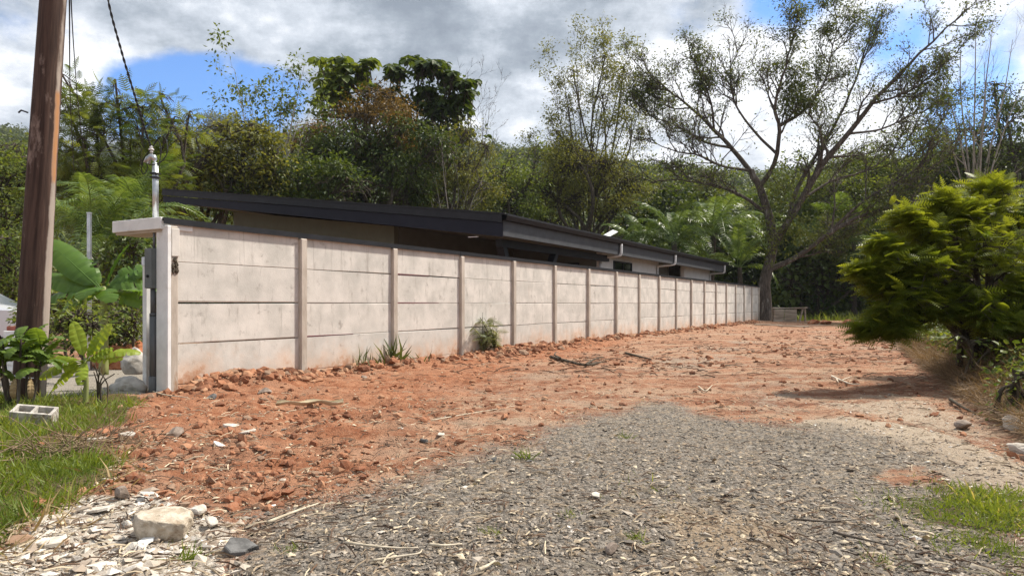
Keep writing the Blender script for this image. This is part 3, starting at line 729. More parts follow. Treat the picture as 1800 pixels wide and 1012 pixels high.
# ------------------------------------------------------------------ trees
def spray_tmpl():
    V, Q = [], []
    for i in range(11):
        t = .08 + .92 * i / 10; sg = 1 if i % 2 else -1; L = .42 * (1.15 - .55 * t); a = .9 if i < 10 else 0
        d = np.array([cos(a), sg * sin(a), -.12]); p = np.array([t * .75, 0, -.16 * t * t]); nrm_ = np.array([-d[1], d[0], 0])
        for jj in range(8):
            f = (jj + .7) / 8; c = p + d * L * f + [0, 0, -.10 * L * f * f]; pl_ = .085 * sin(pi * min(.95, .2 + .75 * f)) + .02
            for s2 in (1, -1):
                e = nrmz(nrm_ * s2 * .9 + d * .5 + [0, 0, -.15]); b = len(V); w_ = d * .011
                V += [c - w_, c + w_, c + e * pl_ * .9 + w_ * .8, c + e * pl_]; Q.append((b, b + 1, b + 2, b + 3))
        b = len(V); V += [p + nrm_ * .004, p - nrm_ * .004, p + d * L - [0, 0, .1 * L], p + d * L - [0, 0, .1 * L - .003]]; Q.append((b, b + 1, b + 2, b + 3))
    b = len(V); V += [(0, .008, 0), (0, -.008, 0), (.75, -.004, -.16), (.75, .004, -.16)]; Q.append((b, b + 1, b + 2, b + 3))
    return np.array(V, float), np.array(Q), E3
SPRAY = spray_tmpl()
FROND_BUSH = frond_tmpl(8, .30, .075, .28)
def resample(pts, n):
    return smooth_path(pts, n)
def grow(rng, S, D, Ln, R0, n, wob, up, tip=.25):
    """M branches of n points from S along D with wander and upward pull"""
    Mx = len(S); P = np.zeros((Mx, n, 3)); P[:, 0] = S; d = nrmz(D)
    st = (Ln / (n - 1))[:, None]
    for i in range(1, n):
        d = nrmz(d + rng.normal(0, wob, (Mx, 3)) + np.array([0, 0, up]))
        P[:, i] = P[:, i - 1] + d * st
    R = R0[:, None] * np.linspace(1, tip, n)[None]
    return P, R
def kids(rng, P, R, per, lo=.3, hi=1.0, ang=(.5, 1.1), rat=.6, lens=None, rr=.6):
    Mx, n, _ = P.shape
    idx = np.repeat(np.arange(Mx), per); t = rng.uniform(lo, hi, len(idx)) * (n - 1 - 1e-4)
    i = t.astype(int); f = (t - i)[:, None]
    S = P[idx, i] * (1 - f) + P[idx, i + 1] * f
    T = nrmz(P[idx, i + 1] - P[idx, i])
    side = nrmz(np.cross(T, rng.normal(0, 1, T.shape)))
    a = rng.uniform(ang[0], ang[1], len(idx))[:, None]
    D = T * np.cos(a) + side * np.sin(a)
    L0 = np.linalg.norm(np.diff(P, axis=1), axis=2).sum(1) if lens is None else lens
    Lk = L0[idx] * rat * rng.uniform(.55, 1.15, len(idx)) * (1.15 - .45 * t / (n - 1))
    Rk = (R[idx, i] * (1 - f[:, 0]) + R[idx, i + 1] * f[:, 0]) * rr
    return S, D, Lk, Rk
class Wood:
    def __init__(s): s.V = []; s.Q = []; s.n = 0
    def add(s, P, R, k):
        V, Q = tubes(P, R, k); s.V.append(V); s.Q.append(Q + s.n); s.n += len(V)
    def build(s, name, mat, parent): return mk(name, np.vstack(s.V), np.vstack(s.Q), None, mat, parent, True)
class Leaves:
    def __init__(s): s.V = []; s.Q = []; s.T = []; s.A = []; s.n = 0
    def add(s, tmpl, P, X, Z, S, tone):
        V, Q, T = scatter(tmpl, P, X, Z, S); s.V.append(V); s.Q.append(Q + s.n); s.T.append(T + s.n); s.n += len(V)
        s.A.append(np.repeat(np.clip(tone, 0, 1), len(tmpl[0])))
    def build(s, name, mat, parent=None, link=True):
        return mk(name, np.vstack(s.V), np.vstack(s.Q), np.vstack(s.T), mat, parent, False, {'tone': np.concatenate(s.A)}, link=link)
def rdir(rng, n): return nrmz(rng.normal(0, 1, (n, 3)))
def clusters(rng, Lv, ctr, per, spread, size, tmpl=LEAF, droop=.35, flat=.6, tone=None, tvar=.22):
    """leaves round each cluster centre"""
    n = len(ctr); idx = np.repeat(np.arange(n), per); m = len(idx)
    off = rng.normal(0, 1, (m, 3)) * spread * np.array([1, 1, .7])
    X = nrmz(off + rng.normal(0, .6 * spread, (m, 3)) + np.array([0, 0, -droop * spread]))
    Z = nrmz(np.array([0, 0, 1.0]) + rng.normal(0, flat, (m, 3)))
    tc = (rng.uniform(.1, .8, n) if tone is None else tone)[idx] + rng.normal(0, tvar, m)
    Lv.add(tmpl, ctr[idx] + off, X, Z, size * rng.uniform(.6, 1.3, m), tc)
def blob_points(rng, c, r, n, shell=.45, seed=0, void=.0):
    d = rdir(rng, n * 3); q = rng.uniform(0, 1, n * 3) ** (1 / 3); q = np.where(rng.random(n * 3) < shell, .75 + .27 * q, q)
    p = c + d * q[:, None] * r
    if void > 0:
        f = 1.6 / max(r)
        nv = vnoise(p[:, 0] * f * 1.3 + seed, p[:, 2] * f * 1.3, seed) * .6 + vnoise(p[:, 1] * f + 5, p[:, 2] * f * 1.1 + p[:, 0] * f, seed + 1) * .4
        p = p[nv > np.quantile(nv, void)]
    return p[:n]
def blob_tree(name, label, cat, base_px, Y, blobs, leaf, bark, seed, size=.28, per=16, tmpl=LEAF, dens=1.35, trunk_r=.22, group=None, void=.3, kbr=26,
              spread=.34, droop=.35, flat=.6, twigs=True, extra=None, base_z=0.0):
    """tree whose crown follows lumps given as (px, py, rx, ry[, density]) seen at distance Y"""
    rng = rnd(seed)
    bx = (base_px - 900) / FPX * Y; root = empty(name, (bx, Y, base_z)); tag(root, label, cat, group)
    O = np.array([bx, Y, base_z]); wd = Wood(); Lv = Leaves()
    cs = []
    for b in blobs:
        yy = Y + rng.uniform(-1, 1) * b[2] / FPX * Y * .5
        cs.append((at(b[0], b[1], yy) - O, np.array([b[2] / FPX * Y, min(b[2], b[3] * 1.4) / FPX * Y * .85, b[3] / FPX * Y]), b[4] if len(b) > 4 else 1.0))
    low = min(c[0][2] - c[1][2] for c in cs); mean = np.mean([c[0] for c in cs], axis=0)
    fork = np.array([mean[0] * .45, mean[1] * .4, max(.5, min(low * .8, mean[2] * .6))])
    tr = smooth_path([(0, 0, -.4), (fork[0] * .3 + rng.normal(0, .1), fork[1] * .3, fork[2] * .45), tuple(fork)], 9)
    wd.add(tr[None], np.linspace(trunk_r * 1.15, trunk_r * .75, 9)[None], 8)
    for c, rad, den in cs:
        mid = fork * .5 + c * .5 + rng.normal(0, .12 * np.linalg.norm(c - fork), 3) * [1, 1, .4]
        path = smooth_path([fork - (0, 0, .15), mid, c, c + (c - mid) * .15 + (0, 0, rad[2] * .15)], 12)
        wd.add(path[None], np.linspace(trunk_r * .62, .03, 12)[None], 6)
        area = rad[0] * rad[2] * pi
        nb = max(6, int(kbr * den))
        ends = blob_points(rng, c, rad * .95, nb, .7, seed)
        ti = rng.integers(5, 12, len(ends)); S = path[ti]
        tt = np.linspace(0, 1, 6)[None, :, None]
        P = S[:, None] * (1 - tt) + ends[:, None] * tt + np.sin(tt * pi) * np.array([0, 0, .12]) * np.linalg.norm(ends - S, axis=1)[:, None, None] + rng.normal(0, .05, (len(ends), 6, 3)) * np.linalg.norm(ends - S, axis=1)[:, None, None] * np.sin(tt * pi)
        R = np.linspace(1, .3, 6)[None] * (trunk_r * .16 + .012) * np.ones((len(ends), 1)); wd.add(P, R, 4)
        if twigs:
            S2, D2, L2, R2 = kids(rng, P, R, 3, .3, 1, (.4, 1.0), .5); P2, R2_ = grow(rng, S2, D2, L2, R2, 4, .2, .05); wd.add(P2, R2_, 3)
        nc = int(den * dens * area / (per * size * size * .40) * 2.3)
        ns = max(4, int(7 + area * .22)); sub = blob_points(rng, c, rad * .78, ns, .75, seed + 3, .12); sr = rng.uniform(.26, .46, len(sub)) * min(rad[0], rad[2] * 1.3)
        pick = rng.integers(0, len(sub), int(nc * .85)); dv = rdir(rng, len(pick)); dv[:, 2] = np.where(dv[:, 2] < -.15, -dv[:, 2] * rng.random(len(pick)), dv[:, 2])
        ctr = np.vstack([sub[pick] + dv * (sr[pick] * rng.uniform(.75, 1.1, len(pick)))[:, None] * [1, 1, .8], blob_points(rng, c, rad, int(nc * .25) + 1, .5, seed + 3, void)])
        tone = np.clip(.25 + .5 * rng.random(len(ctr)) + .35 * (vnoise(ctr[:, 0] * .9 + 7, ctr[:, 2] * .9 + ctr[:, 1] * .5, seed) - .5), 0, 1)
        clusters(rng, Lv, ctr, per, spread, size, tmpl, droop, flat, tone)
    if extra: extra(rng, wd, Lv, O)
    wd.build('trunk', bark, root); Lv.build('crown', leaf, root)
    return root
def twiggy(name, label, base_px, Y, tips, seed, bark, r0=.10, cat='tree', leaf=None, nleaf=0, depth=3, per=5, group=None, trunk_to=.55, size=.2, base_z=0.0, up=.06):
    """bare, upright tree: limbs run from the base to the given tips (px), then branch"""
    rng = rnd(seed); bx = (base_px - 900) / FPX * Y; O = np.array([bx, Y, base_z]); root = empty(name, tuple(O)); tag(root, label, cat, group)
    wd = Wood(); P = []
    for i, t in enumerate(tips):
        q = at(t[0], t[1], Y + rng.uniform(-1, 1)) - O
        m = q * trunk_to * .9 + np.array([-q[0] * .25, 0, 0]) + rng.normal(0, .12, 3)
        P.append(smooth_path([(rng.normal(0, .05), rng.normal(0, .05), -.3), m * .5 + rng.normal(0, .1, 3) * [1, 1, 0], m, m * .4 + q * .6 + rng.normal(0, .15, 3), q], 16))
    P = np.array(P); R = np.linspace(1, .12, 16)[None] * np.full((len(P), 1), r0); wd.add(P, R, 7)
    ends = [P[:, -1]]
    for d in range(depth):
        S, D, L_, R_ = kids(rng, P, R, per if d else per + 3, .35, 1.0, (.35, .85), .20 if d == 0 else .55, rr=.55)
        P, R = grow(rng, S, D, L_, np.maximum(R_, .008), 6, .13, up); wd.add(P, R, 5 if d == 0 else 3); ends.append(P[:, -1]); ends.append(P[:, 3])
    wd.build('trunk', bark, root)
    if nleaf:
        e = np.vstack(ends); e = e[rng.random(len(e)) < nleaf]; Lv = Leaves(); clusters(rng, Lv, e, 7, .22, size); Lv.build('crown', leaf or M['fol_olive'], root)
    return root

# ---- the big spreading tree at the end of the wall
def hero():
    rng = rnd(42); Y0 = 43.2; O = np.array([(1345 - 900) / FPX * Y0, Y0, 0.0])
    root = empty('rain_tree', tuple(O)); tag(root, 'large spreading tree with bare dark limbs standing at the far end of the wall', 'tree')
    spec = [
        ([(1343, 575, 0), (1345, 530, 0), (1344, 495, 0), (1352, 465, 0), (1358, 420, 0), (1349, 370, .2), (1335, 330, .4), (1318, 300, .6)], .47, .22),
        ([(1318, 300, .6), (1290, 265, 1), (1255, 228, 1.4), (1215, 190, 2), (1170, 155, 2.4), (1130, 125, 2.6)], .21, .03),
        ([(1335, 330, .4), (1362, 285, -.5), (1370, 225, -1.2), (1362, 190, -1.6), (1374, 140, -2), (1388, 90, -2.2), (1400, 35, -2.5)], .19, .03),
        ([(1354, 440, 0), (1384, 392, -.3), (1420, 332, -.8), (1452, 280, -1.2), (1492, 235, -1.6), (1532, 182, -2), (1572, 140, -2.3), (1612, 100, -2.5), (1662, 52, -2.8), (1705, 12, -3)], .30, .03),
        ([(1384, 392, -.3), (1402, 330, .6), (1436, 270, 1.2), (1470, 215, 1.8), (1500, 150, 2.4), (1520, 90, 2.6), (1545, 5, 3)], .19, .03),
        ([(1532, 182, -2), (1580, 168, -2.5), (1630, 140, -3), (1680, 95, -3.2)], .10, .02),
        ([(1350, 475, 0), (1400, 452, -.6), (1450, 415, -1.4), (1500, 385, -2), (1555, 368, -2.6), (1620, 352, -3), (1680, 345, -3.2)], .23, .03),
        ([(1450, 415, -1.4), (1520, 352, -2.4), (1580, 318, -3), (1640, 275, -3.4), (1695, 250, -3.6)], .12, .02),
        ([(1354, 380, .2), (1310, 348, .4), (1270, 330, .6), (1230, 322, 1), (1180, 316, 1.4), (1140, 322, 1.6)], .15, .03),
        ([(1318, 300, .6), (1270, 292, 0), (1225, 272, -.6), (1180, 264, -1.2), (1135, 238, -1.6)], .12, .02),
        ([(1285, 260, 1), (1240, 250, 1.8), (1200, 226, 2.4), (1160, 210, 2.8), (1120, 196, 3)], .11, .02),
        ([(1255, 228, 1.4), (1250, 182, 1), (1232, 135, .6), (1212, 92, .4)], .10, .02),
        ([(1365, 270, -.6), (1325, 230, .2), (1292, 182, .8), (1284, 132, 1.2), (1300, 78, 1.4)], .12, .02),
        ([(1370, 222, -1.2), (1412, 195, -.6), (1448, 148, 0), (1462, 90, .4), (1472, 20, .8)], .12, .02),
        ([(1410, 350, -.6), (1462, 318, .4), (1520, 300, 1), (1580, 262, 1.6), (1620, 215, 2)], .11, .02),
        ([(1492, 235, -1.6), (1545, 228, -1), (1600, 205, -.5), (1650, 180, 0)], .10, .02),
        ([(1215, 190, 2), (1180, 190, 2.8), (1150, 170, 3.2), (1120, 165, 3.5)], .07, .015),
        ([(1400, 452, -.6), (1435, 445, -.2), (1475, 418, .4), (1520, 410, .8)], .07, .015),
    ]
    wd = Wood(); allP = []; allR = []
    for pts, r0, r1 in spec:
        p = np.array([at(a, b, Y0 + d) - O for a, b, d in pts]); n = 20
        P = smooth_path(p, n); P += rng.normal(0, .045, P.shape) * np.linspace(0, 1, n)[:, None]
        R = np.linspace(r0 * .80, r1 * .8, n)
        if r0 > .4: R = np.interp(np.linspace(0, 1, n), [0, .06, .16, .5, 1], [.62, .44, .38, .29, .19])
        wd.add(P[None], R[None], 10 if r0 > .18 else 7); allP.append(P); allR.append(R)
    P = np.array(allP[1:]); R = np.array(allR[1:])
    leafpts = []
    lens = np.linalg.norm(np.diff(P, axis=1), axis=2).sum(1)
    S, D, L_, R_ = kids(rng, P, R, 15, .22, 1.0, (.4, .9), .36, rr=.55, lens=np.minimum(lens, 9)); D = D + [0, 0, .18]
    P1, R1 = grow(rng, S, D, L_, np.maximum(R_, .040), 9, .17, .07); wd.add(P1, R1, 6)
    S, D, L_, R_ = kids(rng, P1, R1, 9, .25, 1.0, (.4, .95), .52, rr=.6)
    P2, R2 = grow(rng, S, D, L_, np.maximum(R_, .020), 7, .20, .06); wd.add(P2, R2, 4)
    S, D, L_, R_ = kids(rng, P2, R2, 5, .3, 1.0, (.4, 1.0), .55, rr=.6)
    P3, R3 = grow(rng, S, D, np.maximum(L_, .3), np.maximum(R_, .013), 5, .22, .05); wd.add(P3, R3, 3)
    wd.build('trunk', M['bark'], root)
    e = np.vstack([P3[:, -1], P3[:, 3], P2[:, -1]])
    wx = (e[:, 0] + O[0]) / (e[:, 1] + O[1]) * FPX + 900; wy = 533 - (e[:, 2] + O[2] - CAMH) / (e[:, 1] + O[1]) * FPX
    nv = vnoise(e[:, 0] * .45, e[:, 2] * .45 + e[:, 1] * .3, 4)
    pr = .19 + .52 * sstep(1300, 1560, wx) * sstep(330, 60, wy) + .02 * sstep(1250, 1150, wx) + .22 * sstep(240, 400, wy)
    pr = pr * (.45 + 1.1 * sstep(.35, .75, nv))
    pr = np.where(np.hypot((wx - 1400) / 35, (wy - 150) / 55) < 1, 1.0, pr)
    e = e[rng.random(len(e)) < pr]
    Lv = Leaves(); clusters(rng, Lv, e, 5, .26, .165, LEAF, .4, .8)
    vine = []                                      # creeper hanging on the middle limb
    for a, b, rx, ry, n in ((1398, 158, 26, 44, 130), (1412, 180, 34, 14, 60), (1378, 330, 26, 46, 90), (1395, 400, 20, 30, 50), (1430, 420, 24, 16, 40), (1350, 420, 10, 40, 40)):
        c = at(a, b, Y0 - .8) - O; vine.append(c + rng.normal(0, .5, (n, 3)) * np.array([rx, rx, ry]) / FPX * Y0)
    clusters(rng, Lv, np.vstack(vine), 9, .22, .2, LEAF, .9, .6, rng.uniform(.5, 1, sum(len(v) for v in vine)))
    Lv.build('crown', M['fol_hero'], root)
hero()

B = blob_tree
# ---- left of the house
B('feathery_tree', 'wide feathery tree with layered sprays behind the utility pole', 'tree', 200, 31, [(120, 190, 45, 30, .8), (170, 205, 70, 32), (250, 205, 60, 26), (300, 225, 45, 22, .8), (205, 165, 32, 12, .7), (285, 180, 30, 12, .7), (120, 150, 26, 14, .6),
   (150, 260, 80, 40), (230, 265, 90, 45), (180, 320, 90, 45), (270, 320, 60, 50), (110, 330, 50, 60), (330, 215, 30, 12, .6)], M['fol_mid'], M['bark'], 11, .62, 5, FROND_BUSH, 3.0, .12, void=.32, kbr=16, spread=.34, droop=.12, flat=.38)
B('broadleaf_tree', 'dark round tree at the left edge behind the utility pole', 'tree', 30, 38, [(10, 330, 55, 50), (45, 300, 40, 40), (-40, 330, 60, 70), (30, 385, 60, 45), (-60, 430, 70, 60), (60, 440, 60, 50)], M['fol_mid'], M['bark_dark'], 12, .26, 18, void=.25)
B('shrub', 'bright yellow green bush low at the left edge of the photo', 'shrub', 10, 20, [(8, 430, 34, 26), (-30, 450, 40, 40), (18, 470, 28, 26), (0, 500, 40, 20)], M['fol_light'], M['bark_dark'], 13, .14, 16, void=.2, trunk_r=.06, spread=.2)
B('broadleaf_tree', 'bushy olive tree above the left end of the dark roof', 'tree', 360, 36, [(330, 262, 46, 34), (390, 245, 50, 34), (440, 235, 46, 30), (350, 320, 60, 45), (420, 305, 70, 50), (300, 300, 40, 40), (480, 290, 50, 50), (400, 360, 90, 40), (310, 370, 60, 40)], M['fol_olive'], M['bark_dark'], 14, .26, 14, void=.3)
B('broadleaf_tree', 'dark bush tree low behind the olive wall and roof edge', 'tree', 470, 37, [(470, 320, 70, 40), (540, 320, 60, 40), (600, 330, 60, 45), (420, 350, 60, 35), (520, 375, 90, 40)], M['fol_dark'], M['bark_dark'], 15, .26, 14, void=.22)
twiggy('slender_tree', 'thin pale tree with sparse drooping leaf sprays against the blue sky', 480, 38, [(412, 122), (438, 172), (470, 190), (425, 200), (498, 130), (520, 150), (545, 190), (405, 240), (535, 115)], 16, M['bark_pale'], .07, leaf=M['fol_mid'], nleaf=.55, depth=2, per=5, size=.24)
# ---- the tall clump behind the house
def umbrella_leaves(pts, Y, n, sz):
    def ex(rng, wd, Lv, O):
        for px, py in pts:
            c = at(px, py, Y + rng.uniform(-1.5, 1.5)) - O
            m = 9; a = np.arange(m) * 2 * pi / m + rng.uniform(0, 6)
            X = np.stack([np.cos(a), np.sin(a), rng.uniform(-.9, -.1, m)], -1); Z = np.tile([0, 0, 1.], (m, 1)) + rng.normal(0, .25, (m, 3))
            Lv.add(LEAF_BROAD, np.tile(c, (m, 1)) + nrmz(X) * .08, X, Z, sz * rng.uniform(.75, 1.15, m), rng.uniform(.1, .75, m))
            S = c[None]; wd.add(np.stack([c - (rng.normal(0, .3), rng.normal(0, .3), 1.2), c - (0, 0, .5), c])[None], np.array([[.04, .03, .02]]), 4)
    return ex
rr_ = rnd(5)
heads = [(682, 150), (700, 112), (735, 98), (768, 104), (795, 120), (818, 134), (748, 150), (695, 180), (775, 172), (722, 205), (806, 165)]
ptsR = [(hx_ + rr_.normal(0, 9), hy_ + abs(rr_.normal(0, 1)) * 15) for hx_, hy_ in heads for _ in range(10)]
ptsL = [(rr_.uniform(560, 655), rr_.uniform(98, 172)) for _ in range(42)]
B('umbrella_leaf_tree', 'tall dark tree with big drooping leaves crowning the clump behind the house', 'tree', 740, 46, [(735, 150, 50, 36, .30), (790, 165, 36, 28, .25), (700, 200, 50, 50, .55), (770, 215, 40, 50, .5), (745, 290, 50, 60, .8), (720, 350, 70, 40, .9), (740, 238, 60, 34, .9), (800, 232, 40, 36, .8)],
  M['fol_dark'], M['bark_dark'], 17, .36, 9, LEAF_BROAD, void=.3, trunk_r=.25, spread=.4, droop=.8, extra=umbrella_leaves(ptsR, 46, 9, .70))
B('umbrella_leaf_tree', 'tall lighter tree with tiered star shaped leaf whorls left of the big drooping one', 'tree', 610, 45, [(615, 140, 40, 26, .25), (640, 185, 50, 30, .5), (575, 205, 40, 30, .5)], M['fol_mid'], M['bark_dark'], 18, .34, 9, LEAF_BROAD, void=.4, trunk_r=.18, spread=.4, droop=.5, extra=umbrella_leaves(ptsL, 45, 9, .75))
B('vine_covered_tree', 'tree smothered in rusty brown creeper in the middle of the clump', 'tree', 640, 42, [(660, 180, 46, 34), (625, 215, 54, 34), (560, 240, 44, 26), (690, 225, 50, 42), (530, 262, 36, 22), (650, 260, 60, 30)], M['fol_brown'], M['bark_dark'], 19, .17, 20, void=.25, spread=.3, droop=.9)
B('broadleaf_tree', 'very dark dense tree directly above the middle of the roof', 'tree', 640, 41, [(600, 290, 70, 42), (680, 295, 62, 55), (620, 255, 60, 36), (700, 245, 52, 40), (765, 262, 42, 44), (560, 275, 46, 30), (560, 320, 60, 40), (640, 345, 80, 40), (720, 330, 40, 50), (560, 365, 70, 30)], M['fol_dark'], M['bark_dark'], 20, .24, 14, void=.25, droop=.8)
B('vine_covered_tree', 'column of leaning stems draped with olive creeper right of the dark clump', 'tree', 800, 43, [(770, 260, 36, 40, .8), (805, 300, 44, 50, .8), (770, 330, 30, 40, .7), (840, 330, 40, 44, .7), (815, 240, 24, 24, .6), (850, 270, 24, 26, .6), (790, 370, 60, 24, .8)], M['fol_olive'], M['bark'], 21, .17, 16, void=.35, droop=1.0)
twiggy('bare_tree', 'leafless twiggy tree showing against the cloud right of the big drooping leaves', 815, 47, [(800, 150), (835, 152), (862, 180), (850, 205), (820, 170), (868, 230)], 22, M['bark'], .07, depth=3, per=4)
twiggy('bare_shrub', 'tangle of pale bare stems rising behind the roof near its front corner', 790, 41.5, [(750, 250), (775, 235), (800, 280), (735, 290), (830, 290), (850, 310)], 23, M['bark_pale'], .06, cat='shrub', depth=2, per=3)
# ---- between the clump and the big tree
B('broadleaf_tree', 'pale grey green tree low behind the roof right of its corner', 'tree', 890, 47, [(880, 310, 40, 30), (900, 345, 50, 30), (850, 345, 30, 25), (930, 320, 30, 30), (905, 375, 60, 25)], M['fol_light'], M['bark_dark'], 24, .22, 14, void=.35)
B('brushy_tree', 'olive brushy tree with many dark forking stems behind the satellite dish', 'tree', 1035, 50, [(960, 340, 40, 40, .8), (1000, 300, 50, 34, .8), (1060, 300, 54, 34, .8), (1105, 330, 40, 34, .8), (1010, 270, 50, 24, .6), (1080, 365, 50, 28, .6), (1000, 360, 46, 30, .6), (955, 385, 40, 20, .8)], M['fol_olive'], M['bark_dark'], 25, .17, 14, void=.35, kbr=60, trunk_r=.28)
twiggy('slender_tree', 'tall airy grey tree with fine sparse leaves left of the big spreading tree', 1030, 52, [(988, 118), (1012, 108), (1045, 100), (1070, 98), (1100, 110), (1120, 140), (975, 170), (960, 215), (1000, 165), (1130, 180), (1060, 150), (950, 260)], 26, M['bark'], .10, leaf=M['fol_olive'], nleaf=.30, depth=3, per=5, size=.20)
B('airy_tree', 'thin crowned tree with leafy top standing left of the big spreading tree', 'tree', 1075, 54, [(1010, 140, 30, 24, .45), (1060, 118, 36, 20, .5), (1095, 135, 28, 22, .45), (1000, 200, 36, 28, .4), (1060, 180, 46, 30, .35), (985, 240, 36, 26, .45), (1110, 220, 40, 40, .25)], M['fol_olive'], M['bark'], 27, .17, 10, void=.45, kbr=40, trunk_r=.15)
# ---- right of the big tree
B('broadleaf_tree', 'sparse tall tree crown behind the right limbs of the big tree', 'tree', 1570, 52, [(1490, 300, 60, 36, .7), (1560, 275, 60, 40, .8), (1630, 240, 50, 36, .7), (1540, 330, 80, 40, 1), (1620, 310, 60, 50, 1), (1470, 350, 60, 40, .9), (1590, 380, 80, 40, 1), (1690, 300, 70, 50, 1)], M['fol_mid'], M['bark'], 28, .22, 12, void=.4, trunk_r=.25, kbr=36)
B('broadleaf_tree', 'dark dense tree beyond the feathery bush at the right edge', 'tree', 1740, 50, [(1720, 250, 54, 40, .7), (1770, 210, 40, 44, .7), (1750, 170, 40, 26, .6), (1690, 300, 60, 50), (1770, 290, 60, 50), (1720, 360, 80, 50), (1830, 260, 60, 80)], M['fol_dark'], M['bark_dark'], 29, .24, 14, void=.3, trunk_r=.3)
twiggy('bare_tree', 'tall pale leafless tree reaching above the feathery bush at the right edge', 1715, 47, [(1655, 130), (1690, 60), (1715, 38), (1745, 50), (1780, 70), (1798, 150), (1730, 110), (1640, 180)], 30, M['bark_pale'], .12, depth=2, per=4)
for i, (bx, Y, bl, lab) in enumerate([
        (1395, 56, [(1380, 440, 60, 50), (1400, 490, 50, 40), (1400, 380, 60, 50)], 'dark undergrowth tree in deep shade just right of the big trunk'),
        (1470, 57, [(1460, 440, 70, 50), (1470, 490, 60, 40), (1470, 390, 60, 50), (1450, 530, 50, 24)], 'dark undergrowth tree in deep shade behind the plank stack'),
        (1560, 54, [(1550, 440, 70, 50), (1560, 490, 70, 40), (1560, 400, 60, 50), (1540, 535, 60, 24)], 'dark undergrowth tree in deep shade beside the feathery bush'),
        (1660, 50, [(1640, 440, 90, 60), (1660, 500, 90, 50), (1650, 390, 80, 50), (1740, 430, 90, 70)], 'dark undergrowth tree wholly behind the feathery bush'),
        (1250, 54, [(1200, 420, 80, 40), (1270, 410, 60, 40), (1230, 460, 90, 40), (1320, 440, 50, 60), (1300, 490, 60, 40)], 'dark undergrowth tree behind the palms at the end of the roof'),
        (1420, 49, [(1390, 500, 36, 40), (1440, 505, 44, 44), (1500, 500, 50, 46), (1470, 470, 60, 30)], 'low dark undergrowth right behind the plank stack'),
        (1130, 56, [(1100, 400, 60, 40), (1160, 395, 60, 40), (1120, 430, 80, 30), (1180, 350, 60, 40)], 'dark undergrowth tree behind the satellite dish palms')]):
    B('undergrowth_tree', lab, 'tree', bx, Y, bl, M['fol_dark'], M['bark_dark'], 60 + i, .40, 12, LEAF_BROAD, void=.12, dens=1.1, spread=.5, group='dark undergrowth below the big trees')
for i, (bx, Y, bl, lab) in enumerate([
        (1210, 62, [(1180, 300, 60, 34, .7), (1250, 320, 60, 34, .8), (1150, 340, 50, 34, .8), (1220, 360, 70, 34)], 'mid green tree on the slope seen through the left limbs of the big tree'),
        (1420, 62, [(1380, 340, 60, 40, .7), (1450, 350, 60, 40, .8), (1400, 300, 50, 30, .5), (1340, 360, 40, 40, .8)], 'mid green tree on the slope seen through the fork of the big tree'),
        (960, 66, [(940, 270, 34, 26, .8), (975, 290, 34, 26, .8), (900, 285, 30, 24, .7), (950, 320, 50, 30)], 'mid green tree on the slope left of the airy trees'),
        (60, 48, [(30, 270, 50, 30), (80, 290, 50, 36), (0, 300, 50, 40)], 'mid green tree on the slope beyond the utility pole')]):
    B('slope_tree', lab, 'tree', bx, Y, bl, M['fol_mid'], M['bark_dark'], 80 + i, .34, 12, void=.25, dens=.9, group='trees at the foot of the hill')

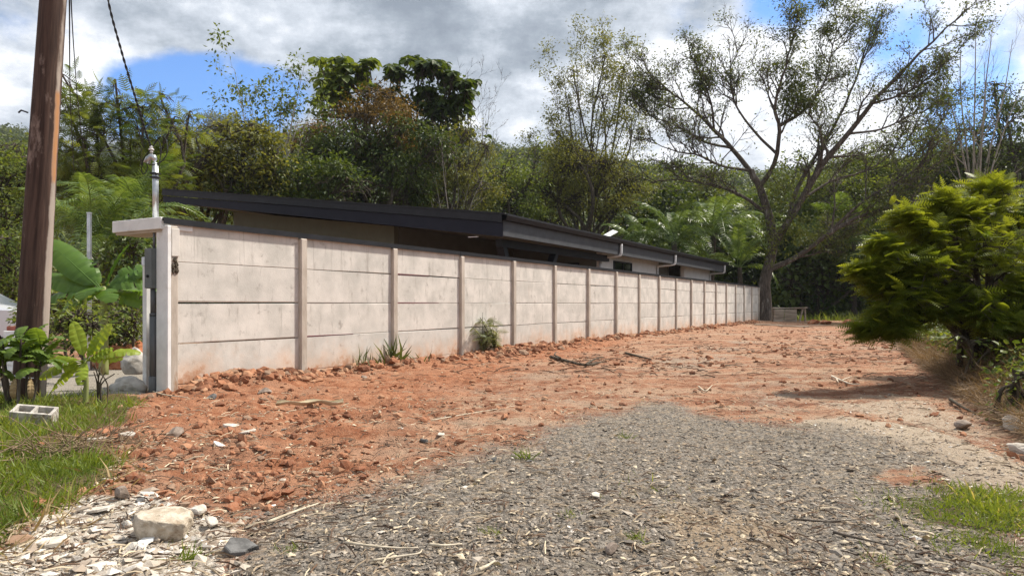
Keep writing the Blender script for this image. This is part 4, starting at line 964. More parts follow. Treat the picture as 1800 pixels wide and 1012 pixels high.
# ---- woods on the hill: nobody could count them
def hill_woods(name, X, Y, Z, count, seed, label, sc_, ymax):
    rng = rnd(seed)
    src = []
    for q in range(3):
        Lv = Leaves(); rg = rnd(seed + q); cs_ = rg.normal(0, 1, (7, 3)) * [1.5, 1.5, .9] + [0, 0, 4.0]
        ctr = np.vstack([blob_points(rg, c, np.array([1.6, 1.6, 1.5]) * rg.uniform(.7, 1.2), 13, .7, q) for c in cs_]); ctr = np.vstack([ctr, rg.normal(0, 1, (26, 3)) * [1.4, 1.4, .9] + [0, 0, 2.0]])
        clusters(rg, Lv, ctr, 5, .42, .80, LEAF_BROAD, .3, .6); me = Lv.build('hill_tree', M['fol_hill'], link=False)
        o = bpy.data.objects.new('hill_tree', me); src.append(o)
    col = bpy.data.collections.new(name + '_crowns')
    for o in src: col.objects.link(o)
    nr, nc = X.shape; t = rng.uniform(0, 1, count) ** .8 * (nr - 8); cc = rng.uniform(0, nc - 1.01, count); i = t.astype(int); j = cc.astype(int)
    fi, fj = t - i, cc - j
    def bil(A): return A[i, j] * (1 - fi) * (1 - fj) + A[i + 1, j] * fi * (1 - fj) + A[i, j + 1] * (1 - fi) * fj + A[i + 1, j + 1] * fi * fj
    V = np.stack([bil(X), bil(Y), bil(Z) - .6], -1)
    me = bpy.data.meshes.new(name); me.from_pydata(V.tolist(), [], [])
    o = bpy.data.objects.new(name, me); C.objects.link(o); o['kind'] = 'stuff'; o['label'] = label; o['category'] = 'woods'
    g = bpy.data.node_groups.new(name + '_nodes', 'GeometryNodeTree')
    g.interface.new_socket('Geometry', in_out='INPUT', socket_type='NodeSocketGeometry'); g.interface.new_socket('Geometry', in_out='OUTPUT', socket_type='NodeSocketGeometry')
    N = g.nodes; gi = N.new('NodeGroupInput'); go = N.new('NodeGroupOutput'); ip = N.new('GeometryNodeInstanceOnPoints'); ci = N.new('GeometryNodeCollectionInfo')
    ci.inputs['Collection'].default_value = col; ci.inputs['Separate Children'].default_value = True; ci.inputs['Reset Children'].default_value = True
    ip.inputs['Pick Instance'].default_value = True
    rv = N.new('FunctionNodeRandomValue'); rv.data_type = 'FLOAT'; rv.inputs[2].default_value = .7 * sc_; rv.inputs[3].default_value = 1.5 * sc_
    rz = N.new('FunctionNodeRandomValue'); rz.data_type = 'FLOAT_VECTOR'; rz.inputs[0].default_value = (0, 0, 0); rz.inputs[1].default_value = (0.2, .2, 6.28)
    l = g.links.new
    l(gi.outputs[0], ip.inputs['Points']); l(ci.outputs[0], ip.inputs['Instance']); l(rz.outputs[0], ip.inputs['Rotation']); l(rv.outputs[1], ip.inputs['Scale']); l(ip.outputs[0], go.inputs[0])
    md = o.modifiers.new('woods', 'NODES'); md.node_group = g
hill_woods('hill_woods', hX, hY, hZ, 6500, 3, 'dense mixed woods covering the near hillside', .85, 300)
hill_woods('hill_woods', hX2, hY2, hZ2, 2600, 4, 'bluish woods on the farther hilltop', 1.9, 640)

# ---- palms: every frond its own part
def frond_mesh(seed, Lf=3.6, arch=1.1, leaflet=.62, n=34, twist=0.0):
    rng = rnd(seed); t = np.linspace(0, 1, 14)
    pth = np.stack([Lf * (t * .92 - .12 * t ** 3), .12 * np.sin(t * 3 + seed), Lf * (.55 * t - arch * .62 * t ** 2.3)], -1)
    V, Q = tubes(pth[None], np.linspace(.035, .006, 14)[None], 5); V = [V]; Q = [Q]; off = len(V[0]); tone = [np.full(off, .9)]
    Tn = nrmz(np.gradient(pth, axis=0)); vv = []; qq = []
    for i in range(n):
        f = .14 + .86 * i / (n - 1); k_ = f * 13; a = min(int(k_), 12); fr = k_ - a
        p = pth[a] * (1 - fr) + pth[a + 1] * fr; d = Tn[a]
        Ll = leaflet * math.sin(pi * min(.97, .12 + .86 * f) ) ** .7 * rng.uniform(.85, 1.1) + .06
        side = np.cross(d, [0, 0, 1.]); side /= np.linalg.norm(side); up = np.cross(side, d)
        for sg in (1, -1):
            lo = side * sg * math.cos(.35) + d * .55 + up * rng.uniform(.10, .32); lo /= np.linalg.norm(lo)
            wv = d * .030; b = off + len(vv)
            m1 = p + lo * Ll * .5; e_ = p + lo * Ll * .92 + np.array([0, 0, -1]) * Ll * rng.uniform(.25, .48)
            vv += [p - wv * .5, p + wv * .5, m1 + wv * .9, m1 - wv * .9, e_]
            qq.append((b, b + 1, b + 2, b + 3)); qq.append((b + 3, b + 2, b + 4, b + 4)); tone.append(np.full(5, rng.uniform(.15, .8)))
    qq = np.array(qq); tri = qq[qq[:, 2] == qq[:, 3]][:, :3]; qd = qq[qq[:, 2] != qq[:, 3]]
    return mk('frond', np.vstack(V + [np.array(vv)]), np.vstack(Q + [qd]), tri, M['fol_palm'], attr={'tone': np.concatenate(tone)}, link=False)
FR = [frond_mesh(200 + i, 3.6, a, .66) for i, a in enumerate((.65, .95, 1.25, 1.5))]
M['palm_trunk'] = rough_mat('palm_trunk', (.035, .028, .02), (.10, .08, .06), 10, .9, .5, (1, 1, 3))
def palm(px, Y, top_py, n, size, seed, label, lean=0.0, zbase=0.0, spread=(.1, 1.35)):
    rng = rnd(seed); top = at(px, top_py, Y); root = empty('palm', (top[0] + lean, Y, zbase)); tag(root, label, 'palm', 'palms around the house')
    h = top[2] - zbase
    mb = MB(); mb.tube(smooth_path([(0, 0, -.3), (-lean * .3, 0, h * .5), (-lean, 0, h)], 10), np.linspace(.20, .14, 10) * size, 10); mb.build('trunk', M['palm_trunk'], root, True)
    for i in range(n):
        el = rng.uniform(*spread); az = i * 2.399 + rng.uniform(-.3, .3)
        o = link_mesh('frond', FR[rng.integers(4) if el < .9 else rng.integers(2)], root); o.location = (-lean, 0, h)
        o.rotation_euler = (rng.normal(0, .15), -(el - .55), az); s = size * rng.uniform(.8, 1.15); o.scale = (s, s, s)
for a in [(1185, 45, 425, 20, 1.15, 1, 'palm with tall upright fronds rising behind the end of the roof', .2), (1255, 47, 410, 22, 1.3, 2, 'palm between the roof end and the big trunk', -.3),
          (1130, 46, 440, 16, 1.0, 3, 'low palm just right of the satellite dish', 0), (1300, 44.6, 470, 14, .95, 4, 'palm drooping a pale frond over the wall beside the big trunk', .1),
          (1440, 50, 440, 20, 1.25, 5, 'palm behind the plank stack right of the big trunk', .2), (1500, 49, 425, 22, 1.25, 6, 'palm with light green fronds left of the feathery bush', 0),
          (1400, 54, 430, 18, 1.3, 7, 'shaded palm deep behind the low limb of the big tree', .3), (1560, 47, 455, 18, 1.1, 8, 'palm half hidden by the feathery bush', 0),
          (225, 20, 400, 18, .80, 9, 'palm with arched fronds left of the service mast', .2), (165, 18.5, 445, 14, .75, 10, 'low palm behind the big banana plant', 0),
          (246, 28, 392, 14, .9, 11, 'palm peeking over the canopy right of the service mast', 0)]:
    palm(*a)

# ------------------------------------------------------------------ feathery bush on the right bank
def gz1(x, y): return float(gheight(np.array([x]), np.array([y]))[0])
def feather_bush():
    rng = rnd(8); Y = 9.6; bx, by = 6.35, 9.3; z0 = gz1(bx, by); O = np.array([bx, by, z0])
    root = empty('feathery_shrub', tuple(O)); tag(root, 'big yellow green feathery leaved bush on the right bank', 'shrub')
    lobes = [(1700, 392, 80, 40, 9.4), (1770, 384, 70, 36, 9.8), (1635, 425, 66, 40, 9.2), (1580, 470, 50, 36, 9.0), (1640, 480, 90, 50, 8.9), (1740, 450, 90, 60, 9.0), (1600, 530, 80, 36, 8.9), (1565, 560, 44, 20, 8.9), (1700, 540, 80, 40, 8.8),
             (1820, 430, 80, 80, 9.6), (1800, 520, 60, 50, 8.8), (1545, 512, 28, 14, 9.0), (1650, 555, 60, 24, 8.9), (1860, 395, 60, 45, 10.2), (1760, 575, 46, 20, 8.6), (1528, 588, 24, 8, 8.9), (1520, 486, 16, 7, 9.0), (1552, 440, 20, 9, 9.1), (1595, 392, 24, 10, 9.2), (1655, 368, 30, 10, 9.3), (1575, 590, 20, 8, 8.8), (1740, 345, 40, 8, 9.5), (1690, 480, 90, 80, 10.3), (1780, 440, 80, 80, 10.6)]
    wd = Wood(); Lv = Leaves(); r0 = np.array([0, 0, -.1])
    stems = [np.array(at(1752, 560, 9.3)) - O, np.array(at(1690, 520, 9.4)) - O, np.array(at(1810, 520, 9.5)) - O]
    for px, py, rx, ry, yy in lobes:
        c = at(px, py, yy) - O; rad = np.array([rx, rx * .8, ry]) / FPX * yy
        m = c * .5 + [0, 0, .25 * abs(c[0])]
        path = smooth_path([r0 + rng.normal(0, .12, 3) * [1, 1, 0], m, c, c + rad * [.3 * np.sign(c[0]), 0, .2]], 12); wd.add(path[None], np.linspace(.045, .010, 12)[None], 6)
        ends = blob_points(rng, c, rad * [1, 1, .9], 30, .55, 3, .15); S = path[rng.integers(4, 12, len(ends))]; tt = np.linspace(0, 1, 5)[None, :, None]
        P = S[:, None] * (1 - tt) + ends[:, None] * tt + np.sin(tt * pi) * np.array([0, 0, .08]); wd.add(P, np.linspace(.012, .004, 5)[None] * np.ones((len(ends), 1)), 4)
        idx = np.repeat(np.arange(len(ends)), 13); f = rng.uniform(.5, 1, len(idx)); q = P[idx, np.minimum((f * 4).astype(int), 3)] + rng.normal(0, .05, (len(idx), 3))
        out = nrmz((q - [0, .1, 1.0]) * [1, 1, .25]); X = nrmz(out * .55 + rng.normal(0, .75, (len(idx), 3)) * [1, 1, .22] + [0, 0, .05]); Z = np.array([0, 0, 1.]) + rng.normal(0, .42, (len(idx), 3))
        tone = .45 + .20 * rng.normal(0, 1, len(idx)) + .15 * np.clip((ends[idx, 2] + z0 - 1.5), -1, 1)  # tone rises with height: the lit top is put into the leaf colour
        Lv.add(FROND_BUSH, q, X, Z, rng.uniform(.13, .27, len(idx)), tone)
    P = []
    for dx, top in ((0, 2.1), (-.45, 1.7), (.4, 1.9)):
        P.append(smooth_path([(dx * .2, 0, -.2), (dx * .5, .05, top * .4), (dx * 1.3, 0, top)], 10))
    wd.add(np.array(P), np.tile(np.linspace(.05, .012, 10), (3, 1)), 8)
    wd.build('trunk', M['bark_dark'], root, ); Lv.build('crown', M['fol_feather'], root)
feather_bush()
B('shrub', 'small light green weedy shrub low on the bank at the right edge', 'shrub', 1775, 6.6, [(1785, 700, 26, 22, .6), (1805, 665, 30, 30, .6), (1752, 722, 22, 10, .5), (1815, 715, 34, 20, .6)], M['fol_light'], M['bark_dark'], 31, .055, 10, void=.4, trunk_r=.02, spread=.10, base_z=gz1((1775 - 900) / FPX * 6.6, 6.6))
B('shrub', 'leafy green shrub under the feathery bush where the bank meets the track', 'shrub', 1690, 8.6, [(1700, 600, 44, 12, .5), (1760, 606, 36, 12, .5)], M['fol_mid'], M['bark_dark'], 32, .08, 10, void=.35, trunk_r=.02, spread=.14, base_z=gz1((1690 - 900) / FPX * 8.6, 8.6) - .1)

# ------------------------------------------------------------------ banana plants: every leaf a part
def banana_leaf(Lf, Wf, droop, seed, tears=5, curl=.25, fold=.25):
    rng = rnd(seed); n = 22; h = 5
    t = np.linspace(0, 1, n)
    ang = .0 - droop * t ** 1.5
    dx = np.cos(ang); dz = np.sin(ang); X = np.concatenate([[0], np.cumsum((dx[1:] + dx[:-1]) / 2)]) / (n - 1) * Lf; Z = np.concatenate([[0], np.cumsum((dz[1:] + dz[:-1]) / 2)]) / (n - 1) * Lf
    pet = .16
    wid = np.where(t < pet, .012, Wf * np.sin(np.clip((t - pet) / (1 - pet), 0, 1) * pi * .93 + .12) ** .55) / 2; wid[-1] = .01
    V, Q, tone = [], [], []
    for sg in (1, -1):
        cut = set(rng.choice(np.arange(6, n - 2), tears, replace=False)) if tears else set()
        seg = 0; jit = 0.0
        rows = []
        for i in range(n - 1):
            if i in cut: seg += 1; jit = rng.normal(0, .22); 
            for end in (0, 1):
                pass
            quad = []
            for ii_ in (i, i + 1):
                row = []
                for j in range(h):
                    f = j / (h - 1); sq = 1 - (.10 * f if (ii_ == i + 1 and (i + 1) in cut) else 0)
                    y = sg * wid[ii_] * f; zz = Z[ii_] + abs(y) * (fold + jit) - curl * wid[ii_] * f ** 2 * 1.2 + .008 * math.sin(ii_ * 2.1) * f
                    row.append((X[ii_] - (.02 * f * Lf * 0) + (0 if sq == 1 else -.018 * f), y, zz))
                quad.append(row)
            b = len(V)
            V += quad[0] + quad[1]
            for j in range(h - 1):
                q = (b + j, b + j + 1, b + h + j + 1, b + h + j); Q.append(q if sg < 0 else q[::-1])
            tone += [rng.uniform(.3, .7)] * (2 * h)
    Vt, Qt = tubes(np.stack([X, 0 * X, Z - .006], -1)[None], np.linspace(.020, .004, n)[None] * (Lf / 1.4), 5); b = len(V)
    V = np.vstack([np.array(V), Vt]); Q = np.vstack([np.array(Q), Qt + b]); tone += [1.0] * len(Vt)
    return V, Q, np.array(tone)
def banana(label, base, leaves, stem_h, stem_r, mat, name='banana_plant'):
    root = empty(name, tuple(base)); tag(root, label, 'banana plant')
    mb = MB(); mb.tube(smooth_path([(0, 0, -.1), (.01, 0, stem_h * .5), (0, 0, stem_h)], 9), np.linspace(stem_r, stem_r * .55, 9), 10); mb.build('stem', M['banana_stem'], root, True)
    for i, (Lf, Wf, el, az, dr, tears, fold, roll) in enumerate(leaves):
        V, Q, tn = banana_leaf(Lf, Wf, dr, i * 7 + 3, tears, .25, fold); o = mk('leaf', V, Q, None, mat, root, True, {'tone': tn})
        o.location = (0, 0, stem_h * .93); o.rotation_euler = (RAD(roll), -RAD(el), RAD(az))
M['banana_stem'] = rough_mat('banana_stem', (.16, .19, .06), (.30, .32, .12), 8, .6, .1, (1, 1, .2), c3=(.20, .12, .05))
bp = at(182, 560, 11.0); bp[2] = 0
banana('large banana plant with broad dark green leaves between the pole and the wall', bp, [
    (1.25, .44, 43, 180, .15, 1, .15, -62), (1.05, .36, 17, 182, .25, 2, .1, -58), (.62, .38, 25, 265, 1.7, 1, .1, 10), (.95, .44, 38, -6, 2.0, 2, .05, 48), (.80, .18, 34, 4, .35, 3, .1, 45),
    (.85, .07, 70, 2, .35, 0, .9, 0), (.95, .34, 52, 175, .9, 6, .1, -55), (.9, .34, 48, 3, 1.3, 6, .1, 55), (.8, .30, -8, 2, .8, 6, .1, 50), (.85, .3, -12, 182, .7, 6, .1, -50), (.90, .32, 6, 190, .7, 2, .1, -42), (1.0, .38, 20, 80, 1.0, 2, .1, 0), (.6, .3, 15, 300, 1.5, 1, .1, 20)], 1.36, .075, M['fol_banana'])
bs = at(150, 700, 7.6); bs[2] = 0
banana('small bright yellow green banana plant in the grass right of the pole', bs, [
    (.46, .15, 72, 178, .2, 0, .3, -60), (.48, .17, 58, 2, .15, 0, .2, 62), (.36, .13, 66, 12, .2, 0, .3, 60), (.32, .09, 30, 0, .3, 2, .1, 50), (.40, .09, 6, 0, .15, 5, .05, 55),
    (.58, .13, 24, -4, 1.15, 4, .05, 55), (.62, .11, 6, 180, .25, 2, .1, -50), (.60, .15, -14, 182, .45, 3, .05, -62), (.52, .13, -34, 186, .5, 3, .05, -60), (.35, .12, -25, 290, .8, 2, .1, 0)], .50, .030, M['fol_banana_young'])
mb = MB(); rg = rnd(4)
dead = empty('dead_stalks', tuple(at(184, 695, 7.7) * [1, 1, 0])); tag(dead, 'withered brown stalks beside the small banana plant', 'plant')
for i in range(6):
    mb = MB(); x0 = rg.normal(0, .05); mb.tube(smooth_path([(x0, 0, -.05), (x0 + rg.normal(0, .03), 0, .2), (x0 + rg.normal(0, .08), .02, rg.uniform(.3, .5))], 7), np.linspace(.012, .005, 7), 5); mb.build('stalk', M['bark'], dead)

# leafy clump round the pole base
cl = empty('leafy_clump', tuple(at(40, 695, 7.35) * [1, 1, 0])); tag(cl, 'clump of curled dark green leaves growing round the foot of the utility pole', 'plant')
M['fol_croton'] = leaf_mat('foliage_clump', (.06, .115, .018), (.20, .29, .055), .45, .45)
cv = []
for s in range(3):
    V, Q, tn = banana_leaf(.30, .14, .9 + .5 * s, 50 + s, 0, .5, .3); cv.append(mk('leaf', V, Q, None, M['fol_croton'], smooth=True, attr={'tone': tn}, link=False))
for (sx_, h_) in ((-.24, .50), (-.13, .62), (.0, .66), (.14, .60), (.22, .48), (-.33, .42), (.07, .72), (-.2, .7)):
    mb = MB(); yy = rg.uniform(-.14, .1); mb.tube(smooth_path([(sx_ * .5, yy, -.05), (sx_ * .8, yy, h_ * .5), (sx_, yy, h_)], 7), np.linspace(.016, .009, 7), 6); mb.build('stem', M['bark'], cl)
    for i in range(9):
        o = link_mesh('leaf', cv[rg.integers(3)], cl); o.location = (sx_ + rg.normal(0, .02), yy, h_ * rg.uniform(.72, 1.03)); o.rotation_euler = (rg.normal(0, .2), -RAD(rg.uniform(10, 75)), i * 2.4 + rg.uniform(-.4, .4)); s = rg.uniform(.6, 1.1); o.scale = (s, s, s)
for s in range(4):
    V, Q, tn = banana_leaf(.28, .06, 1.9, 60 + s, 0, .6, .6); o = mk('dead_leaf', V, Q, None, M['dry'], cl, True, {'tone': tn}); o.location = (-.25 + .14 * s, -.14, .34); o.rotation_euler = (0, -RAD(-30), RAD(250 + 20 * s))

# garden shrubs behind
for i, (px, Y, bl, mt, sz, lab) in enumerate([
        (150, 9.6, [(135, 560, 40, 22), (110, 575, 36, 22), (160, 575, 30, 18)], 'fol_light', .09, 'light green bushy plant at the foot of the large banana plant'),
        (195, 12.5, [(195, 560, 50, 34), (150, 590, 50, 30), (215, 585, 40, 30)], 'fol_dark', .10, 'dark garden shrub below the large banana plant'),
        (238, 12.0, [(236, 570, 16, 26), (225, 590, 18, 16)], 'fol_light', .08, 'narrow lime green bush in front of the white pickets'),
        (120, 15, [(90, 545, 50, 30), (130, 520, 40, 24), (60, 560, 40, 26), (180, 520, 40, 22)], 'fol_mid', .12, 'rounded green shrub between the pole and the grey steel post'),
        (90, 21, [(60, 500, 60, 24), (120, 490, 50, 20), (160, 480, 50, 30), (10, 520, 50, 24), (215, 500, 50, 30)], 'fol_dark', .16, 'dark hedge like shrub at the back of the left garden'),
        (250, 18, [(235, 450, 40, 60), (260, 500, 40, 40), (200, 470, 40, 40)], 'fol_dark', .18, 'tall dark shrub behind the meter box')]):
    B('garden_shrub', lab, 'shrub', px, Y, bl, M[mt], M['bark_dark'], 300 + i, sz, 12, void=.2, trunk_r=.03, spread=sz * 1.4, group='shrubs in the left garden')

# ------------------------------------------------------------------ utility pole and wires
def pole_fn(kk, m):
    v = objco(kk); g = kk.noise(kk.scale(v, (1, 1, .06)), 22, 7, .65); n = kk.noise(kk.scale(v, (1, 1, .35)), 4.5, 7, .65)
    c = kk.mix(kk.rng(g, .3, .7), (.036, .022, .018), (.098, .060, .047)); c = kk.mix(kk.math('MULTIPLY', kk.rng(n, .56, .66), .75), c, (.27, .20, .17)); n5 = kk.noise(kk.scale(v, (1, 1, .12)), 3.0, 8, .7); c = kk.mix(kk.math('MULTIPLY', kk.rng(n5, .55, .65), .7), c, (.030, .020, .017))
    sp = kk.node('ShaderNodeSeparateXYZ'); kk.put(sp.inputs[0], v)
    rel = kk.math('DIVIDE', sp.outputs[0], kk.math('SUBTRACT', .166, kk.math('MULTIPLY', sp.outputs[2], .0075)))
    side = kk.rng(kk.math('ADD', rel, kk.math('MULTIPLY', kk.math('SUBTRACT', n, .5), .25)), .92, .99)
    c = kk.mix(kk.math('MULTIPLY', side, .8), c, (.42, .36, .31))  # sunlit right edge painted into the wood colour as a pale strip
    org = kk.math('MULTIPLY', side, kk.rng(kk.math('ABSOLUTE', kk.math('SUBTRACT', sp.outputs[2], 3.25)), .55, .48)); c = kk.mix(org, c, (.40, .20, .09))  # orange stretch of the same painted sunlit edge
    return principled(kk, c, .85, normal=kk.bump(g, .55, .02), spec=.2)
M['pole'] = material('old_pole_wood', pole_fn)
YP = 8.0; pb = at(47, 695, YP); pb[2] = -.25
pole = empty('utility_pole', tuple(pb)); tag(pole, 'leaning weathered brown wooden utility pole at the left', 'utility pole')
ptop = at(88, 0, YP); dirp = (ptop - at(45, 690, YP)); dirp /= np.linalg.norm(dirp); ht = 9.4
rg = rnd(9); mb = MB(); n = 40; k_ = 20; V = []; Q = []
for i in range(n):
    z = ht * i / (n - 1); rr = .166 - .0075 * z
    for j in range(k_):
        a = 2 * pi * j / k_; q = rr * (1 + .03 * math.sin(3 * a + z) + .022 * vnoise(np.array([a * 3.0]), np.array([z * .6]), 3)[0])
        V.append((q * cos(a), q * sin(a), z))
for i in range(n - 1):
    for j in range(k_): Q.append((i * k_ + j, i * k_ + (j + 1) % k_, (i + 1) * k_ + (j + 1) % k_, (i + 1) * k_ + j))
T = [((n - 1) * k_, (n - 1) * k_ + j, (n - 1) * k_ + j + 1) for j in range(1, k_ - 1)]
sh = mk('shaft', V, Q, T, M['pole'], pole, True)
pole.rotation_euler = (0, math.atan2(dirp[0], dirp[2]), 0)
mb = MB(); a = np.linspace(0, 2 * pi, 25)
mb.tube(np.stack([.172 * np.cos(a), .172 * np.sin(a), .52 + .012 * np.sin(a * 2)], -1), .006, 5, False); mb.tube([(-.19, -.05, .52), (-.28, -.06, .50), (-.36, -.05, .47)], .006, 5); mb.build('wire_band', M['galv'], pole, True)
mb = MB(); mb.tube([(-.17, -.05, 3.5), (-.24, -.06, 3.52), (-.27, -.06, 3.49)], .010, 6); mb.build('step_bolt', M['black_metal'], pole)
mb = MB(); mb.box((-.09, -.2, 9.0), (.09, .2, 9.2), .01); mb.build('bracket', M['galv'], pole)
topw = pb + dirp * 9.05
def cable(name, label, pts, n=40, rad=.006, twist=False, mat='wire'):
    P = smooth_path(pts, n); mb = MB()
    if twist:
        t = np.linspace(0, 40 * pi, 400); P = smooth_path(pts, 400); mb.tube(P + np.stack([np.cos(t), np.sin(t), 0 * t], -1) * rad * .9, rad, 5); mb.tube(P - np.stack([np.cos(t), np.sin(t), 0 * t], -1) * rad * .9, rad, 5)
    else: mb.tube(P, rad, 5)
    o = mb.build(name, M[mat], None, True); tag(o, label, 'cable'); return o
cable('service_cable', 'twisted black service cable sagging from the pole top to the mast insulator', [topw, at(172, -120, 8.25), at(190, 0, 8.35), at(214, 92, 8.5), at(238, 172, 8.65), at(255, 228, 8.78), at(266, 260, 8.85)], rad=.008, twist=True)
cable('drop_wire', 'thin black wire hanging down right beside the pole, the nearer of two', [topw, at(121, -150, 9), at(122, 0, 11), at(122.5, 120, 15), at(124, 190, 20), at(130, 300, 26)], rad=.012)
cable('drop_wire', 'slightly slanted thin wire beside the pole, the right one of two', [topw + [0.02, 0, -.1], at(123, -150, 9), at(125, 0, 11), at(131, 105, 15), at(138, 190, 20), at(152, 300, 26)], rad=.010)

# left background bits
stp = empty('steel_post', tuple(at(157, 560, 11.8) * [1, 1, 0])); tag(stp, 'thin grey galvanised post standing behind the large banana plant', 'post')
mb = MB(); mb.box((-.028, -.028, -.1), (.028, .028, 2.60), .004); mb.build('shaft', M['galv'], stp)
mb = MB(); mb.box((-.033, -.033, 2.60), (.033, .033, 2.62), .004); mb.build('cap', M['galv'], stp)
fen = empty('picket_fence', tuple(at(238, 600, 13.2) * [1, 1, 0])); tag(fen, 'short run of white round topped pickets behind the white gate post', 'fence')
pk = MB(); prof = [(-.065, 0), (.065, 0), (.065, .62), (.045, .68), (0, .71), (-.045, .68), (-.065, .62)]; V = [(x_, y_, z_) for y_ in (-.012, .012) for x_, z_ in prof]; kq = len(prof)
pk.add(V, [(i, (i + 1) % kq, kq + (i + 1) % kq, kq + i) for i in range(kq)], [(0, i + 1, i) for i in range(1, kq - 1)] + [(kq, kq + i, kq + i + 1) for i in range(1, kq - 1)])
pm0 = None
for i in range(6):
    if pm0 is None: pm0 = pk.build('picket', M['white_paint'], fen); o = pm0
    else: o = link_mesh('picket', pm0.data, fen)
    o.location = (-.16 + i * .16, i * .05, .02 + .03 * i)
mb = MB(); mb.box((-.25, .014, .40), (.75, .04, .46)); mb.build('rail', M['white_paint'], fen)
gpo = empty('boundary_post', tuple(at(27, 600, 11.0) * [1, 1, 0])); tag(gpo, 'white slatted post with a brick red back edge just left of the pole', 'post')
M['brick_red'] = rough_mat('brick_red_paint', (.22, .07, .05), (.34, .12, .09), 12, .85, .3)
mb = MB(); mb.box((-.12, -.10, -.1), (.10, -.02, .66), .006); mb.build('face', M['white_paint'], gpo)
mb = MB(); mb.box((-.13, -.018, -.1), (.12, .10, .73), .008); mb.build('core', M['brick_red'], gpo)
for i in range(6):
    mb = MB(); mb.box((-.105, -.115, .03 + i * .10), (.085, -.1015, .10 + i * .10), .003); mb.build('slat', M['white_paint'], gpo)
car = empty('parked_car', tuple(at(-92, 592, 17.0) * [1, 1, 0])); tag(car, 'silver car partly cut off by the left edge of the photo', 'car')
M['car_paint'] = material('car_paint', lambda kk, m: principled(kk, (.62, .64, .67), .28, .2, spec=.6))
M['tyre'] = rough_mat('tyre_rubber', (.012, .012, .012), (.025, .025, .025), 20, .9, .1)
prof = [(-2.05, .35), (-2.08, .75), (-1.95, .95), (-1.45, 1.02), (-.85, 1.42), (.55, 1.46), (1.25, 1.08), (1.95, .92), (2.1, .70), (2.08, .35), (1.65, .30), (1.5, .55), (1.1, .55), (.95, .28), (-.95, .28), (-1.1, .55), (-1.5, .55), (-1.65, .30)]
mb = MB(); V = []
for y_, s_ in ((-.84, 1), (.84, 1)):
    V += [(x_, y_ * (.86 if z_ > 1.03 else 1), z_) for x_, z_ in prof]
kq = len(prof); mb.add(V, [(i, kq + i, kq + (i + 1) % kq, (i + 1) % kq) for i in range(kq)])
import mathutils
from mathutils.geometry import tessellate_polygon
tr_ = tessellate_polygon([[mathutils.Vector((x_, z_, 0)) for x_, z_ in prof]])
mb.T += [np.array([(a, b, c) for a, b, c in tr_]), np.array([(kq + a, kq + c, kq + b) for a, b, c in tr_])]; mb.build('body', M['car_paint'], car)
for y_ in (-1, 1):
    for (x0, x1, x2, x3) in ((-1.22, -.35, -.35, -.82), (-.28, .95, .50, -.28)):
        mb = MB(); mb.hexa([(x0, y_ * .80, 1.04), (x1, y_ * .80, 1.04), (x1, y_ * .845, 1.04), (x0, y_ * .845, 1.04), (x3, y_ * .70, 1.38), (x2, y_ * .70, 1.38), (x2, y_ * .742, 1.38), (x3, y_ * .742, 1.38)]); mb.build('side_window', M['glass'], car)
    for x_ in (-1.3, 1.3):
        mb = MB(); mb.tube([(x_, y_ * .66, .31), (x_, y_ * .86, .31)], .31, 20); wh = mb.build('wheel', M['tyre'], car); mb = MB(); mb.tube([(x_, y_ * .862, .31), (x_, y_ * .868, .31)], .19, 16); mb.build('rim', M['galv'], wh)
    mb = MB(); mb.box((1.99, y_ * .52, .68), (2.09, y_ * .80, .84), .02); mb.build('headlight', M['white_paint'], car)
car.rotation_euler = (0, 0, RAD(8))
dh = MB(); V_, T_ = ico(2); r = rnd(6); q = V_ * (1 + .12 * r.normal(0, 1, (len(V_), 1))) * [.7, .5, .42]; dh.add(q, T=T_)
M['red_soil'] = rough_mat('red_soil', (.26, .085, .036), (.45, .19, .095), 9, .95, .8, c3=(.50, .33, .21))
o = dh.build('dirt_heap', M['red_soil']); o.location = at(-5, 606, 13) * [1, 1, 0]; tag(o, 'small heap of orange earth at the left edge behind the leafy clump', 'dirt heap')
o = link_mesh('dirt_heap', o.data); o.location = at(222, 618, 12.2) * [1, 1, 0]; o.scale = (.8, .8, .9); tag(o, 'low heap of orange earth in the garden left of the grey conduit', 'dirt heap')

# sacks left of the pillar
M['sack'] = rough_mat('white_woven_sack', (.34, .32, .29), (.54, .51, .47), 7, .8, .5, c3=(.30, .27, .23))
def sack(loc, s, seed, label, pinch):
    V, T = ico(3); r = rnd(seed); V = V.copy()
    n = fbm(V[:, 0] + 9, V[:, 1] + V[:, 2] * 1.3, 2.2, 3, seed); V *= (1 + .22 * n)[:, None]; V[:, 2] = np.where(V[:, 2] < -.6, -.6 + .1 * V[:, 2], V[:, 2])
    if pinch: k_ = sstep(.35, 1.0, V[:, 2]); V[:, 0] *= 1 - .6 * k_; V[:, 1] *= 1 - .6 * k_; V[:, 2] += .25 * k_
    o = mk('sack', V * s, None, T, M['sack'], None, True); o.location = loc; tag(o, label, 'sack'); return o
sack(at(237, 640, 9.4), (.17, .15, .19), 1, 'white sack with a gathered top leaning on the conduit', True)
sack(tuple(at(226, 690, 8.75) + [0, 0, .05]), (.21, .18, .15), 2, 'flattened white sack lying in the grass below the gathered one', False)

